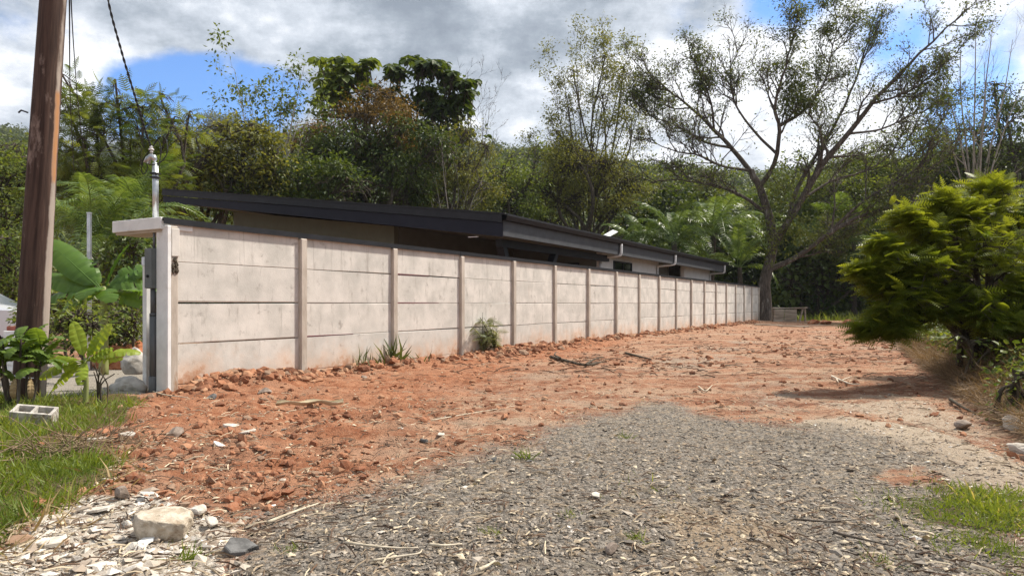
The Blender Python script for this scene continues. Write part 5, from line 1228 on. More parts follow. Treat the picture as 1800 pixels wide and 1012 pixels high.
# ------------------------------------------------------------------ loose things on the ground
def on_ground(px, py):
    z = 0.0
    for _ in range(4):
        p = gp(px, py, z); z = gz1(p[0], p[1])
    return np.array([p[0], p[1], z])
blk = empty('cinder_block', tuple(on_ground(60, 752))); tag(blk, 'grey hollow cinder block lying in the grass left of the red soil', 'cinder block')
mb = MB(); a_, b_, c_ = .20, .10, .095; t_ = .03
mb.box((-a_, -b_, -c_), (a_, -b_ + t_, c_), .004); mb.box((-a_, b_ - t_, -c_), (a_, b_, c_), .004)
for x_ in (-a_ + .001, -.016, a_ - .033): mb.box((x_, -b_ + t_ - .002, -c_ + .001), (x_ + .032, b_ - t_ + .002, c_ - .001), .003)
o = mb.build('block', M['cement'], blk); o.location = (0, 0, .12); blk.rotation_euler = (RAD(17), RAD(7), RAD(14)); blk.scale = (.82, .82, .82)
def stone(px, py, s, seed, mat, label, name='stone', sub=2, sharp=.35, sink=.3, rot=None, cat=None):
    V, T = ico(sub); r = rnd(seed); V = V.copy()
    for _ in range(9):                                   # broken faces
        d = nrmz(r.normal(0, 1, 3)); h = r.uniform(.45, .85); ex = V @ d - h; V -= np.where(ex > 0, ex, 0)[:, None] * d * .95
    V *= (1 + .05 * r.normal(0, 1, (len(V), 1)) * sharp)
    p = on_ground(px, py); o = mk(name, V * s, None, T, mat); o.location = p + np.array([0, 0, s[2] * (1 - sink) * .75]); o.rotation_euler = rot or (r.normal(0, .15), r.normal(0, .15), r.uniform(0, 6)); tag(o, label, cat or name); return o
M['lime_stone'] = rough_mat('pale_limestone', (.40, .35, .29), (.66, .61, .54), 14, .9, .5, c3=(.34, .22, .14))
M['dark_stone'] = rough_mat('dark_basalt', (.07, .068, .066), (.17, .165, .16), 16, .9, .5)
M['brown_stone'] = rough_mat('brown_stone', (.15, .115, .09), (.30, .24, .20), 14, .9, .5)
M['white_chip'] = rough_mat('white_chip', (.62, .60, .57), (.80, .79, .76), 10, .8, .3)
M['old_wood'] = rough_mat('weathered_wood', (.19, .15, .11), (.40, .34, .27), 10, .85, .4, (.1, 1, 1))
M['tan_sheath'] = rough_mat('dry_palm_sheath', (.42, .33, .20), (.66, .56, .39), 8, .8, .4, (.2, 1, 1))
# broken concrete lump with flat top and wedge base
V, T_ = ico(4); r = rnd(5); V = V.copy()
for d, h in (((0.05, -.05, 1), .52), ((-.2, .1, 1), .60), ((.35, -.1, 1), .62), ((0, -1, .25), .72), ((.6, -.8, .1), .74), ((-.7, -.6, .2), .78), ((-1, .1, .1), .80), ((1, .2, .2), .82), ((0, 0, -1), .7)):
    d = nrmz(np.array(d, float)); ex = V @ d - h; V -= np.where(ex > 0, ex, 0)[:, None] * d * .97
V *= (1 + .07 * fbm(V[:, 0] + 3, V[:, 1] + V[:, 2], 3.5, 4, 3) + .035 * fbm(V[:, 0] + V[:, 2], V[:, 1] - V[:, 2], 14, 3, 4))[:, None]
V[:, :2] *= (.78 + .30 * sstep(-.7, .4, V[:, 2]))[:, None]; V = V * [.150, .115, .112] + [0, 0, .058]
M['lump'] = rough_mat('broken_concrete', (.34, .275, .20), (.56, .49, .40), 22, .95, .9, c3=(.26, .19, .13))
o = mk('concrete_lump', V, None, T_, M['lump'], None, True); o.location = on_ground(284, 942) + [0, 0, -.01]; o.rotation_euler = (RAD(4), RAD(4), RAD(-8)); tag(o, 'large broken concrete lump with a flat pale top on the white rubble', 'concrete lump')
for a in [(217, 874, (.055, .045, .05), 1, 'brown_stone', 'brown angular stone at the edge of the grass above the rubble'), (312, 767, (.085, .06, .055), 2, 'brown_stone', 'brown brick like stone on the red soil right of the pale slab pieces'),
          (248, 884, (.035, .03, .02), 3, 'dark_stone', 'small grey stone behind the large concrete lump'), (345, 905, (.06, .05, .035), 4, 'lime_stone', 'rounded pale stone right behind the large concrete lump'),
          (372, 925, (.055, .04, .03), 5, 'lime_stone', 'flat pale stone right of the large concrete lump'), (240, 918, (.035, .03, .03), 6, 'dark_stone', 'dark stone tucked against the left of the large concrete lump'),
          (222, 925, (.03, .03, .025), 16, 'lime_stone', 'pale pebble second left of the large concrete lump'), (1692, 752, (.09, .07, .05), 7, 'brown_stone', 'dark brown stone at the foot of the right bank'),
          (1076, 970, (.04, .03, .025), 8, 'brown_stone', 'brown stone lying alone on the gravel near the bottom of the photo'), (868, 810, (.035, .02, .02), 9, 'dark_stone', 'black chip where the gravel meets the red soil'),
          (930, 812, (.02, .02, .012), 10, 'dark_stone', 'small dark chip right of the larger black chip'), (1785, 755, (.11, .09, .10), 11, 'lime_stone', 'white block at the right edge of the photo'),
          (1795, 795, (.12, .09, .045), 12, 'lime_stone', 'flat white stone under the white block at the right edge'), (465, 684, (.09, .07, .05), 13, 'brown_stone', 'brown stone on the red soil below the second wall post'),
          (372, 700, (.08, .06, .04), 14, 'dark_stone', 'dark stone beside the spoil at the first wall panel'), (905, 607, (.16, .12, .09), 15, 'dark_stone', 'dark clod beside the wall at the fifth post'),
          (1003, 600, (.16, .12, .12), 17, 'white_chip', 'white lump against the wall near the seventh post'), (640, 665, (.06, .05, .035), 18, 'brown_stone', 'brown pebble on the red soil under the third post')]:
    stone(a[0], a[1], a[2], a[3], M[a[4]], a[5])
def slab(px, py, w_, d_, th, seed, mat, label, name='slab_piece', tilt=.12, rz=None):
    r = rnd(seed); n = 7; a = np.sort(np.linspace(0, 2 * pi, n, endpoint=False) + r.normal(0, .22, n)); R = r.uniform(.7, 1.1, n)
    x_ = np.cos(a) * R * w_; y_ = np.sin(a) * R * d_; mb = MB(); V = np.concatenate([np.stack([x_ * s, y_ * s, np.full(n, z)], -1) for s, z in ((1, 0), (1, th * .8), (.93, th))])
    mb.add(V, [(l * n + i, l * n + (i + 1) % n, (l + 1) * n + (i + 1) % n, (l + 1) * n + i) for l in range(2) for i in range(n)], [(2 * n, 2 * n + i, 2 * n + i + 1) for i in range(1, n - 1)] + [(0, i + 1, i) for i in range(1, n - 1)])
    o = mb.build(name, mat); o.location = on_ground(px, py) + [0, 0, .008]; o.rotation_euler = (r.normal(0, tilt), r.normal(0, tilt), r.uniform(0, 6) if rz is None else rz); tag(o, label, name.replace('_', ' ')); return o
for a in [(172, 774, .11, .07, .02, 1, 'lime_stone', 'pale broken slab at the grass edge, left one of the pale pair'), (224, 768, .13, .06, .025, 2, 'lime_stone', 'pale broken slab at the grass edge, right one of the pale pair'),
          (256, 955, .055, .04, .012, 3, 'white_chip', 'white tile shard in front of the large concrete lump'), (384, 784, .06, .035, .01, 4, 'white_chip', 'white tile shard on the red soil right of the pale slabs'),
          (1047, 872, .036, .035, .008, 5, 'lime_stone', 'white shard on the gravel in the middle of the photo'), (425, 966, .09, .07, .02, 6, 'dark_stone', 'dark slate shard where rubble meets gravel at the bottom'),
          (405, 752, .09, .06, .02, 7, 'lime_stone', 'pale shard on the red soil behind the white one'), (480, 893, .03, .02, .01, 8, 'white_chip', 'tiny white shard at the near edge of the gravel'),
          (1388, 868, .03, .02, .01, 9, 'lime_stone', 'small pale shard on the gravel to the right'), (435, 760, .07, .04, .012, 10, 'lime_stone', 'long pale shard on the red soil toward the wall'),
          (300, 752, .04, .03, .012, 12, 'lime_stone', 'little cream shard left of the brown brick like stone'), (190, 842, .04, .02, .01, 13, 'lime_stone', 'thin pale shard under the overhanging grass'),
          (90, 960, .08, .07, .02, 14, 'lime_stone', 'broad pale shard in the rubble at the lower left corner'), (170, 900, .09, .05, .015, 15, 'lime_stone', 'long pale shard in the rubble left of the large lump')]:
    slab(*a[:6], M[a[6]], a[7])
def sheath(px, py, L_, w_, seed, mat, label, name, rz):
    r = rnd(seed); n = 14; t = np.linspace(-1, 1, n); V = []
    for th in (0, .006):
        for f in (-1, -.4, .4, 1): V += [(L_ * q + 0, f * w_ * (1 - .5 * abs(q) ** 3) * (.8 + .35 * math.sin(q * 9 + f * 2 + seed) * .6) + w_ * .5 * math.sin(q * 4 + seed), .012 + th + .035 * f * f + .012 * math.sin(q * 7 + f)) for q in t]
    Q = []
    for l in range(2):
        for j in range(3):
            for i in range(n - 1): b = l * 4 * n + j * n + i; Q.append((b, b + 1, b + n + 1, b + n) if l == 1 else (b, b + n, b + n + 1, b + 1))
    for j in (0, 3):
        for i in range(n - 1): b = j * n + i; Q.append((b, b + 1, b + 4 * n + 1, b + 4 * n))
    o = mk(name, V, Q, None, mat, None, True); o.location = on_ground(px, py) + [0, 0, .01]; o.rotation_euler = (0, 0, rz); tag(o, label, name.replace('_', ' '))
sheath(545, 718, .34, .055, 1, M['tan_sheath'], 'long pale dry palm sheath lying on the red soil before the wall', 'palm_sheath', .12)
slab(775, 768, .10, .03, .01, 21, M['lime_stone'], 'ragged white scrap on the red soil left of the gravel', 'scrap'); slab(745, 773, .05, .03, .02, 22, M['dark_stone'], 'grey chip touching the ragged white scrap')
def stick(pts, r0, label, mat='bark_dark', name='stick', extra=()):
    P = np.array([on_ground(*p) + [0, 0, r0 + .012] for p in pts]); c = P.mean(0) * [1, 1, 1]; root_pts = P - c
    mb = MB(); mb.tube(smooth_path(root_pts, 14), np.linspace(r0, r0 * .4, 14), 6)
    for e_ in extra:
        q = np.array([on_ground(*p) + [0, 0, r0 + .02] for p in e_]) - c; mb.tube(smooth_path(q, 8), np.linspace(r0 * .6, r0 * .25, 8), 5)
    o = mb.build(name, M[mat], None, True); o.location = c; tag(o, label, name.replace('_', ' '))
stick([(968, 632), (1000, 640), (1030, 646), (1058, 640)], .035, 'fallen dark branch with side twigs on the red soil before the wall', name='branch', extra=([(1030, 646), (1045, 636), (1060, 632)], [(985, 636), (975, 628), (978, 622)]))
stick([(1100, 624), (1125, 630), (1145, 636)], .03, 'straight dark stick on the red soil right of the fallen branch')
M['pale_wood'] = rough_mat('pale_root', (.55, .47, .36), (.72, .65, .54), 20, .85, .3)
M['dry_wood'] = rough_mat('bleached_twig', (.42, .35, .25), (.62, .54, .42), 20, .85, .3)
stick([(608, 960), (650, 966), (700, 970), (735, 969)], .007, 'long pale curved root on the gravel, upper of two at the bottom centre', 'dry_wood', 'root')
stick([(655, 992), (700, 985), (735, 980), (742, 972)], .006, 'pale bent root on the gravel, lower of two at the bottom centre', 'dry_wood', 'root')
stick([(755, 964), (780, 966), (812, 963)], .008, 'short straight bleached stick on the gravel right of the two roots', 'dry_wood')
stick([(842, 1010), (856, 1003), (870, 994)], .009, 'thick bleached stick cut by the bottom edge of the photo', 'dry_wood')
stick([(470, 925), (520, 905), (562, 890)], .009, 'long pale cane along the near edge of the gravel', 'dry_wood')
stick([(1395, 918), (1450, 922), (1505, 918)], .006, 'thin brown stalk lying across the gravel left of the green patch', 'bark')
stick([(1465, 942), (1520, 955), (1570, 966)], .007, 'brown stalk on the gravel below the thin one', 'bark')
stick([(245, 682), (285, 696), (330, 703)], .012, 'dry cane leaning on the soil at the foot of the white pillar', 'dry_wood')
stick([(1462, 664), (1480, 672), (1496, 678), (1512, 676)], .015, 'pale forked root lying on the red track near the right bank', 'pale_wood', 'root', extra=([(1480, 672), (1490, 668), (1497, 664)], [(1470, 668), (1474, 675)]))
stick([(1228, 682), (1240, 690), (1252, 680)], .012, 'forked pale twig on the red patch beyond the gravel', 'dry_wood')
stick([(700, 756), (760, 742), (850, 726), (905, 716)], .008, 'long bent cane on the red soil toward the gravel', 'dry_wood')
stick([(1670, 705), (1690, 722), (1715, 735)], .02, 'dark root poking out of the right bank', 'bark_dark', 'root')

# plank stack at the far end
pl = empty('plank_stack', tuple(at(1382, 573, 41.0) * [1, 1, 0])); tag(pl, 'low trestle of weathered boards in front of the big tree trunk', 'plank stack'); pl.rotation_euler = (0, 0, .12)
for i in range(5):
    mb = MB(); mb.box((-1.05 + .1 * i, -.5 + i * .2, .80), (1.1 + .06 * i, -.32 + i * .2, .84), .006); o = mb.build('plank', M['old_wood'], pl); o.rotation_euler = (0, RAD(-1.5 + i), RAD(-2 + i))
for i, (x0, x1) in enumerate(((-1.0, -.38), (-.34, .35))):
    for j in range(4):
        mb = MB(); mb.box((x0, -.42 - .03 * j, .03 + j * .18), (x1, -.38 - .03 * j, .20 + j * .18), .004); mb.build('plank', M['old_wood'], pl)
for x_, dx in ((.42, 0), (.62, .22), (1.0, -.02), (-.98, 0)):
    mb = MB(); mb.hexa([(x_, -.3, -.05), (x_ + .08, -.3, -.05), (x_ + .08, -.2, -.05), (x_, -.2, -.05), (x_ + dx, -.3, .79), (x_ + dx + .08, -.3, .79), (x_ + dx + .08, -.2, .79), (x_ + dx, -.2, .79)]); mb.build('leg', M['old_wood'], pl)
for i, (px, py, rz, lab) in enumerate([(1395, 575, .1, 'loose grey board on the ground in front of the plank stack'), (1350, 573, .3, 'loose board on the soil left of the plank stack')]):
    mb = MB(); mb.box((-.7, -.12, 0), (.7, .12, .05), .006); o = mb.build('board', M['old_wood']); o.location = on_ground(px, py) + [0, 0, .03]; o.rotation_euler = (.03, .03, rz); tag(o, lab, 'board')
for i, px in enumerate((1428, 1450, 1490)):
    stone(px, 569, (.5, .3, .16), 70 + i, M['red_soil'], ['low clod of earth just right of the plank stack', 'earth clod second right of the plank stack', 'earth clod under the dark palms'][i], 'earth_clod', cat='earth clod')

# ------------------------------------------------------------------ weeds at the wall
def tuft(base, n, h, seed, label, mat='grass', name='grass_tuft', w_=1.0, spread=.06, lean=.5):
    r = rnd(seed); Lv = Leaves(); P = np.zeros((n, 3)); P[:, :2] = r.normal(0, spread, (n, 2))
    X = nrmz(np.stack([r.normal(0, lean, n), r.normal(0, lean, n), np.ones(n)], -1)); az = r.uniform(0, 2 * pi, n); Z = np.stack([np.cos(az), np.sin(az), 0 * az], -1)
    Bt = BLADE[0][:, [2, 1, 0]] * [1, w_, 1]; Lv.add((Bt, BLADE[1], BLADE[2]), P, X, Z, h * r.uniform(.5, 1.1, n), r.uniform(.1, .85, n)); o = Lv.build(name, M[mat]); o.location = base; tag(o, label, name.replace('_', ' ')); return o
M['weed'] = leaf_mat('weed_blades', (.045, .065, .018), (.14, .16, .05), .35)
for i, (u, h, n, lab) in enumerate([(3.35, .34, 16, 'small grass tuft at the wall left of the tallest weeds'), (3.75, .30, 12, 'thin low grass weed between the two tall tufts at the wall'), (4.1, .48, 26, 'tall grass weed in front of the second concrete panel'), (4.75, .26, 10, 'wiry weed just right of the third post')]):
    p = W(u, -.16); tuft(p[:2].tolist() + [gz1(p[0], p[1]) - .02], n, h, 400 + i, lab, 'weed', 'wall_weed', 1.4, .09, .45)
def fern(u, v, h, seed, label, n=9):
    r = rnd(seed); p = W(u, v); z = gz1(p[0], p[1]); root = empty('creeper_weed', (p[0], p[1], z)); tag(root, label, 'weed'); wd = Wood(); Lv = Leaves()
    a = r.uniform(0, 2 * pi, n); S = np.zeros((n, 3)); D = np.stack([np.cos(a) * .35, np.sin(a) * .35, np.ones(n)], -1); P, R = grow(r, S, D, h * r.uniform(.5, 1.05, n), np.full(n, .012), 9, .16, -.02); wd.add(P, R, 5)
    idx = np.repeat(np.arange(n), 13); f = r.uniform(2, 8, len(idx)); q = P[idx, f.astype(int)]; X = nrmz(r.normal(0, 1, (len(idx), 3)) * [1, 1, .3] + [0, 0, -.2]); Lv.add(FROND, q, X, np.array([0, 0, 1.]) + r.normal(0, .4, (len(idx), 3)), r.uniform(.14, .26, len(idx)), r.uniform(.2, .9, len(idx)))
    wd.build('stem', M['bark'], root); Lv.build('foliage', M['fern'], root)
M['fern'] = leaf_mat('weed_fern', (.09, .12, .045), (.26, .28, .12), .4)
fern(7.35, -.22, 1.05, 5, 'ferny weed growing up against the wall below the third post from the pillar', 7)
fern(7.05, -.16, .95, 6, 'thin ferny sprig between the tall ferny weed and the post', 5)

for i, (px, py, h, n, lab) in enumerate([(925, 806, .11, 26, 'small weedy sprig where the gravel meets the red soil'), (1118, 946, .06, 40, 'low green tuft on the gravel near the bottom of the photo'), (1000, 905, .05, 30, 'thin green tuft in the middle of the gravel'),
        (865, 935, .05, 30, 'pale green tuft on the tan part of the gravel'), (1100, 770, .08, 24, 'dry green tuft at the far edge of the gravel'), (1548, 990, .06, 36, 'green tuft cut near the bottom right of the gravel'), (330, 985, .09, 40, 'yellowish tuft growing out of the pale rubble'), (510, 968, .05, 30, 'small tuft on the gravel beside the dark slate shard')]):
    tuft(on_ground(px, py), n, h, 500 + i, lab, 'grass', 'grass_tuft', 1.0, .028, .8)
# ------------------------------------------------------------------ ground cover: gravel, clods, litter, grass (nobody could count these)
def stuff(o, label, cat): o['kind'] = 'stuff'; o['label'] = label; o['category'] = cat; return o
def spray(n, y0, y1, seed, power=1.0, xspan=1.0):
    """points over the seen ground, thinner with distance"""
    r = rnd(seed); q = r.uniform(0, 1, n) ** power; y = 1 / ((1 - q) / y0 + q / y1); x = r.uniform(-.80, .80, n) * xspan * y; return x, y, r
def place(x, y, keep):
    x, y = x[keep], y[keep]; m = {k_: v[keep] for k_, v in place.m.items()}; return x, y, gheight(x, y, m), m
STN = [octa(s) for s in range(6)]
def lump(seed):
    r = rnd(seed); V, T = ico(0); return V * r.uniform(.72, 1.12, (12, 1)) + r.normal(0, .07, (12, 3)), E4, T
LMP = [lump(s) for s in range(6)]
def stones(name, n, y0, y1, seed, key, smin, smax, mat, label, cat, flat=.6, power=.8, thr=.25, ymul=0.0, ex=2.6, tm=None):
    tm = tm or STN
    x, y, r = spray(n, y0, y1, seed, power); m = masks(x, y); w_ = key(m, x, y); place.m = m; x, y, z, m = place(x, y, r.random(len(x)) < w_)
    Lv = Leaves(); k_ = r.integers(0, 6, len(x))
    for s in range(6):
        e = k_ == s; c = e.sum()
        if not c: continue
        sz = smin + (smax - smin) * r.random(c) ** ex; sz = sz * (1 + ymul * y[e]); S = sz[:, None] * np.stack([r.uniform(.7, 1.4, c), r.uniform(.6, 1.1, c), r.uniform(.45, .9, c) * flat], -1)
        az = r.uniform(0, 2 * pi, c); X = np.stack([np.cos(az), np.sin(az), r.normal(0, .2, c)], -1); Z = np.array([0, 0, 1.]) + r.normal(0, .3, (c, 3))
        Lv.add(tm[s], np.stack([x[e], y[e], z[e] + S[:, 2] * .35], -1), X, Z, S, r.random(c))
    return stuff(Lv.build(name, mat), label, cat)
def stone_mat(name, cols, bump=.4):
    def fn(kk, m):
        t = kk.attr('tone'); cr_ = kk.node('ShaderNodeValToRGB'); kk.put(cr_.inputs[0], t); e_ = cr_.color_ramp.elements
        e_[0].color = (*cols[0], 1); e_[1].color = (*cols[-1], 1)
        for i, c in enumerate(cols[1:-1]): e_.new((i + 1) / (len(cols) - 1)).color = (*c, 1)
        n = kk.noise(pos(kk), 90, 4, .65); c = kk.mix(kk.math('MULTIPLY', kk.rng(n, .4, .7), .35), cr_.outputs[0], (.33, .25, .18))
        return principled(kk, c, .92, normal=kk.bump(n, bump, .01), spec=.2)
    return material(name, fn)
M['gravel'] = stone_mat('gravel', [(.072, .065, .058), (.135, .121, .106), (.205, .182, .155), (.285, .252, .215), (.46, .40, .33)])
M['clods'] = stone_mat('red_clods', [(.15, .055, .028), (.24, .092, .046), (.35, .15, .078), (.39, .21, .12), (.25, .165, .115)])
M['rubble'] = stone_mat('lime_rubble', [(.30, .24, .19), (.46, .40, .33), (.60, .54, .47), (.70, .66, .60)])
stones('gravel', 64000, 2.3, 14, 1, lambda m, x, y: m['gravel'] * (.35 + .65 * sstep(-.3, .3, fbm(x, y, 2.2, 4, 71))) * (1 - .55 * m['tan']) + .06, .004, .0155, M['gravel'], 'loose grey gravel over the track', 'gravel', .85)
stones('gravel', 3600, 2.3, 18, 2, lambda m, x, y: m['gravel'] * .5 + .14, .010, .034, M['gravel'], 'coarser grey stones among the gravel', 'gravel', .6)
u_ = lambda x, y: (x - P0[0]) * UD[0] + (y - P0[1]) * UD[1]
v_ = lambda x, y: (x - P0[0]) * VD[0] + (y - P0[1]) * VD[1]
dirtw = lambda m, x, y: (1 - .9 * ((x > .8) & (y < 6))) * np.clip(1 - 1.6 * m['gravel'] - m['lime'] - m['grass'] * .9 - m['sand'] * .6 - m['slab'], 0, 1) * (v_(x, y) < -.02)
stones('earth_clods', 24000, 2.4, 26, 3, lambda m, x, y: dirtw(m, x, y) * np.clip(1.3 - y / 20, .15, 1) * (.15 + .5 * sstep(-.2, .5, fbm(x, y, 1.3, 3, 88)) + .5 * m['rich']), .005, .052, M['clods'], 'crumbled clods of red earth along the wall', 'earth', .95, ex=4.5, tm=LMP)
stones('earth_clods', 9000, 12, 41, 6, lambda m, x, y: dirtw(m, x, y) * (.3 + .7 * sstep(-.2, .4, fbm(x, y, .5, 3, 98))), .012, .075, M['clods'], 'scattered clods of red earth farther up the track', 'earth', .8, ex=3.0, tm=LMP)
stones('rubble', 9000, 2.3, 6, 4, lambda m, x, y: m['lime'], .008, .05, M['rubble'], 'pale crushed limestone rubble at the lower left', 'rubble', .6)
stones('rubble', 12000, 3, 18, 5, lambda m, x, y: m['sand'] * .9 + .04 + .5 * m['grav2'], .005, .024, M['rubble'], 'pale grit along the right side of the track', 'grit', .6)
# spoil along the wall foot
r = rnd(31); n = 1500; uu = np.concatenate([r.uniform(.1, 36, n), r.normal(1.1, .6, 400), r.normal(8.3, .8, 500)]); vvv = -.10 - np.abs(r.normal(0, .26, len(uu))); xx = P0[0] + uu * UD[0] + vvv * VD[0]; yy = P0[1] + uu * UD[1] + vvv * VD[1]
zz_ = gheight(xx, yy); Lv = Leaves(); kk_ = r.integers(0, 6, len(xx))
for s in range(6):
    e_ = kk_ == s; c = e_.sum(); S = (.02 + .09 * r.random(c) ** 3)[:, None] * np.stack([r.uniform(.8, 1.4, c), r.uniform(.7, 1.1, c), r.uniform(.5, .9, c)], -1); Lv.add(LMP[s], np.stack([xx[e_], yy[e_], zz_[e_] + S[:, 2] * .3], -1), np.stack([r.normal(0, 1, c), r.normal(0, 1, c), r.normal(0, .3, c)], -1), np.array([0, 0, 1.]) + r.normal(0, .3, (c, 3)), S, r.random(c))
stuff(Lv.build('wall_spoil', M['clods']), 'lumpy spoil of earth and stone along the foot of the wall', 'earth')
# litter: straw, chips, dead leaves
def litter(name, n, y0, y1, seed, key, tm, smin, smax, mat, label, power=.8, lift=.006, up=.15):
    x, y, r = spray(n, y0, y1, seed, power); m = masks(x, y); place.m = m; x, y, z, m = place(x, y, (r.random(len(x)) < key(m, x, y)) & (v_(x, y) < -.03)); c = len(x)
    az = r.uniform(0, 2 * pi, c); X = np.stack([np.cos(az), np.sin(az), r.normal(0, up, c)], -1); Z = np.array([0, 0, 1.]) + r.normal(0, .35, (c, 3)); Lv = Leaves()
    Lv.add(tm, np.stack([x, y, z + lift], -1), X, Z, (smin + (smax - smin) * r.random(c) ** 2), r.random(c)); return stuff(Lv.build(name, mat), label, 'litter')
STRAW = (np.array([(0, .03, 0), (0, -.03, 0), (.5, -.025, .08), (.5, .03, .08), (1, .0, .0), (1, .05, .0), (.5, 0, .13), (0, 0, .05), (1, .025, .04)], float), np.array([(0, 7, 6, 3), (7, 1, 2, 6), (3, 6, 8, 5), (6, 2, 4, 8)]), E3)
CHIP = (np.array([(0, 0, 0), (.4, .3, .10), (1, .1, .0), (.6, -.32, .08), (.5, 0, .18)], float), E4, np.array([(0, 4, 1), (1, 4, 2), (2, 4, 3), (3, 4, 0)]))
patch = lambda x, y, s: sstep(-.25, .45, fbm(x, y, .8, 3, s))
litter('litter', 26000, 2.4, 24, 11, lambda m, x, y: (1 - m['grass']) * (.25 + .75 * patch(x, y, 5)) * (1 - .72 * m['gravel']) * (1 - .75 * m['lime']), STRAW, .02, .13, M['litter'], 'straw and fine twigs strewn over the soil', .8)
litter('litter', 8500, 2.4, 22, 12, lambda m, x, y: (1 - m['grass']) * (.25 + .75 * patch(x, y, 9)), CHIP, .012, .05, M['litter'], 'bleached chips and dry leaf scraps strewn over the soil')
M['litter_dark'] = leaf_mat('dark_litter', (.05, .030, .020), (.17, .10, .062), .05, .8)
litter('litter', 14000, 2.4, 22, 13, lambda m, x, y: (1 - m['grass']) * (.2 + .8 * patch(x, y, 17)) * (1 - .6 * m['gravel']), STRAW, .02, .12, M['litter_dark'], 'dark rotted twigs strewn over the soil')
litter('litter', 9000, 10, 40, 14, lambda m, x, y: (1 - m['grass']) * (.15 + .85 * patch(x, y, 27)), STRAW, .05, .28, M['litter_dark'], 'dark twigs and straw farther up the track', .8)
# grass
Bt = (BLADE[0][:, [2, 1, 0]] * [1, .8, 1], BLADE[1], BLADE[2])
def grass(name, n, y0, y1, seed, key, hmin, hmax, mat, label, lean=.55, xr=(-.85, .80), width=1.0):
    r = rnd(seed); q = r.uniform(0, 1, n) ** .8; y = 1 / ((1 - q) / y0 + q / y1); x = r.uniform(*xr, n) * y; m = masks(x, y); place.m = m; x, y, z, m = place(x, y, r.random(n) < key(m, x, y)); c = len(x)
    cl_ = vnoise(x * 3.5, y * 3.5, seed) ; X = nrmz(np.stack([r.normal(0, lean, c) + .5 * (vnoise(x * 2, y * 2, 5) - .5), r.normal(0, lean, c), np.ones(c)], -1)); az = r.uniform(0, 2 * pi, c); Lv = Leaves()
    h = (hmin + (hmax - hmin) * r.random(c) ** 1.8) * (.45 + 1.0 * cl_); S = np.stack([h, h * width * r.uniform(.7, 1.4, c), h], -1)
    Lv.add(Bt, np.stack([x, y, z - .01], -1), X, np.stack([np.cos(az), np.sin(az), 0 * az], -1), S, np.clip(.15 + .6 * cl_ + r.normal(0, .16, c), 0, 1)); return stuff(Lv.build(name, mat), label, 'grass')
grass('grass', 100000, 2.3, 9.5, 21, lambda m, x, y: m['grass'] * (x < -.6) * np.maximum(sstep(5.0, 6.2, y) * .9, .20 + .80 * sstep(.28, .60, vnoise(x * 2.6, y * 2.6, 14))), .035, .17, M['grass'], 'long green grass on the left verge', .6, (-.85, -.3))
grass('grass', 50000, 2.5, 6, 22, lambda m, x, y: m['grass'] * (x > .6) * .9, .02, .085, M['grass'], 'short green grass patch at the lower right', .8, (.4, .85), 1.4)
grass('grass', 9000, 2.4, 10, 23, lambda m, x, y: .75 * sstep(.74, .86, vnoise(x * 1.3, y * 1.3, 91)) * (x > -2.2), .015, .07, M['grass'], 'scattered weedy grass sprigs on the gravel and soil', .8, (-.5, .8))
grass('dry_grass', 4000, 2.4, 6, 25, lambda m, x, y: sstep(.25, .0, np.abs(poly_sd(x, y, R_GRASS) + .05)) * .8, .06, .2, M['dry'], 'dry straw at the grass edge', 1.4, (-.85, -.25))
grass('grass', 9000, 36, 52, 24, lambda m, x, y: ((x > 17.5) & (y > 42.5)) * .9, .2, .7, M['grass'], 'shaded grass below the palms at the far end', .4, (.3, .75))
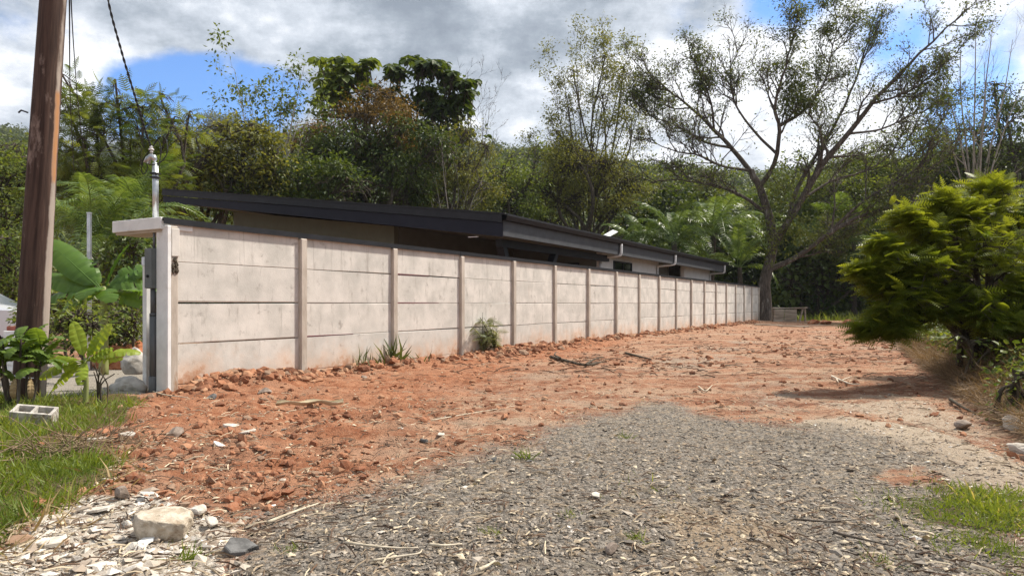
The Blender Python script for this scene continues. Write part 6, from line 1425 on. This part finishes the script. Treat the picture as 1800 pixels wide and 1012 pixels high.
# dead grass and roots on the right bank
r = rnd(33); n = 16000; y = r.uniform(4.6, 17, n); bx = np.interp(y, BANK[:, 1], BANK[:, 0]); x = bx + .05 + np.abs(r.normal(0, .55, n)); z = gheight(x, y); Lv = Leaves(); az = r.normal(pi, .9, n)
X = np.stack([np.cos(az), np.sin(az) * .8, r.normal(-.15, .45, n)], -1); h = r.uniform(.06, .30, n); Lv.add(Bt, np.stack([x, y, z + .03 + .12 * r.random(n)], -1), X, np.array([0, 0, 1.]) + r.normal(0, .5, (n, 3)), np.stack([h, h * .45, h], -1), r.random(n))
M['dry_bank'] = leaf_mat('dry_roots', (.10, .065, .042), (.34, .24, .15), .15, .85); stuff(Lv.build('dry_grass', M['dry_bank']), 'matted dry grass and roots down the face of the right bank', 'grass')
n = 5200; y = r.uniform(3.6, 20, n); x = np.interp(y, BANK[:, 1], BANK[:, 0]) + .45 + np.abs(r.normal(0, 3.0, n)); z = gheight(x, y); Lv = Leaves()
clusters(r, Lv, np.stack([x, y, z + .08 + .18 * r.random(n)], -1), 5, .07, .085, LEAF_BROAD, .2, .6); o = Lv.build('undergrowth', M['fol_mid']); stuff(o, 'low leafy weeds over the right bank', 'weeds')
# dead brush pile at the grass edge
r = rnd(35); n = 260; c = on_ground(140, 790); S = np.stack([c[0] + r.normal(0, .20, n), c[1] + r.normal(0, .22, n), c[2] + np.abs(r.normal(0, .05, n))], -1); D = np.stack([r.normal(.4, 1, n), r.normal(-.3, .6, n), r.normal(.1, .35, n)], -1)
P, R = grow(r, S, D, r.uniform(.12, .45, n), np.full(n, .0045), 5, .18, -.06); wd = Wood(); wd.add(P, R, 4); stuff(wd.build('dead_brush', rough_mat('dead_brush', (.13, .085, .05), (.30, .22, .14), 20, .9, .3), None), 'heap of dead brown twigs between the grass and the red soil', 'twigs')
# air between here and the hills

def haze_mat():
    m = bpy.data.materials.new('haze_air'); m.use_nodes = True; kk = NT(m.node_tree); kk.n.clear(); out = kk.node('ShaderNodeOutputMaterial')
    p = kk.node('ShaderNodeVolumePrincipled'); p.inputs['Color'].default_value = (.80, .88, 1.0, 1); p.inputs['Density'].default_value = .00018; p.inputs['Anisotropy'].default_value = .2
    kk.l.new(p.outputs[0], out.inputs['Volume']); return m
haze_box = MB().box((-2600, -2300, -2.5), (2600, 2600, 240)); o = haze_box.build('haze', haze_mat()); stuff(o, 'thin pale haze in the air', 'haze')
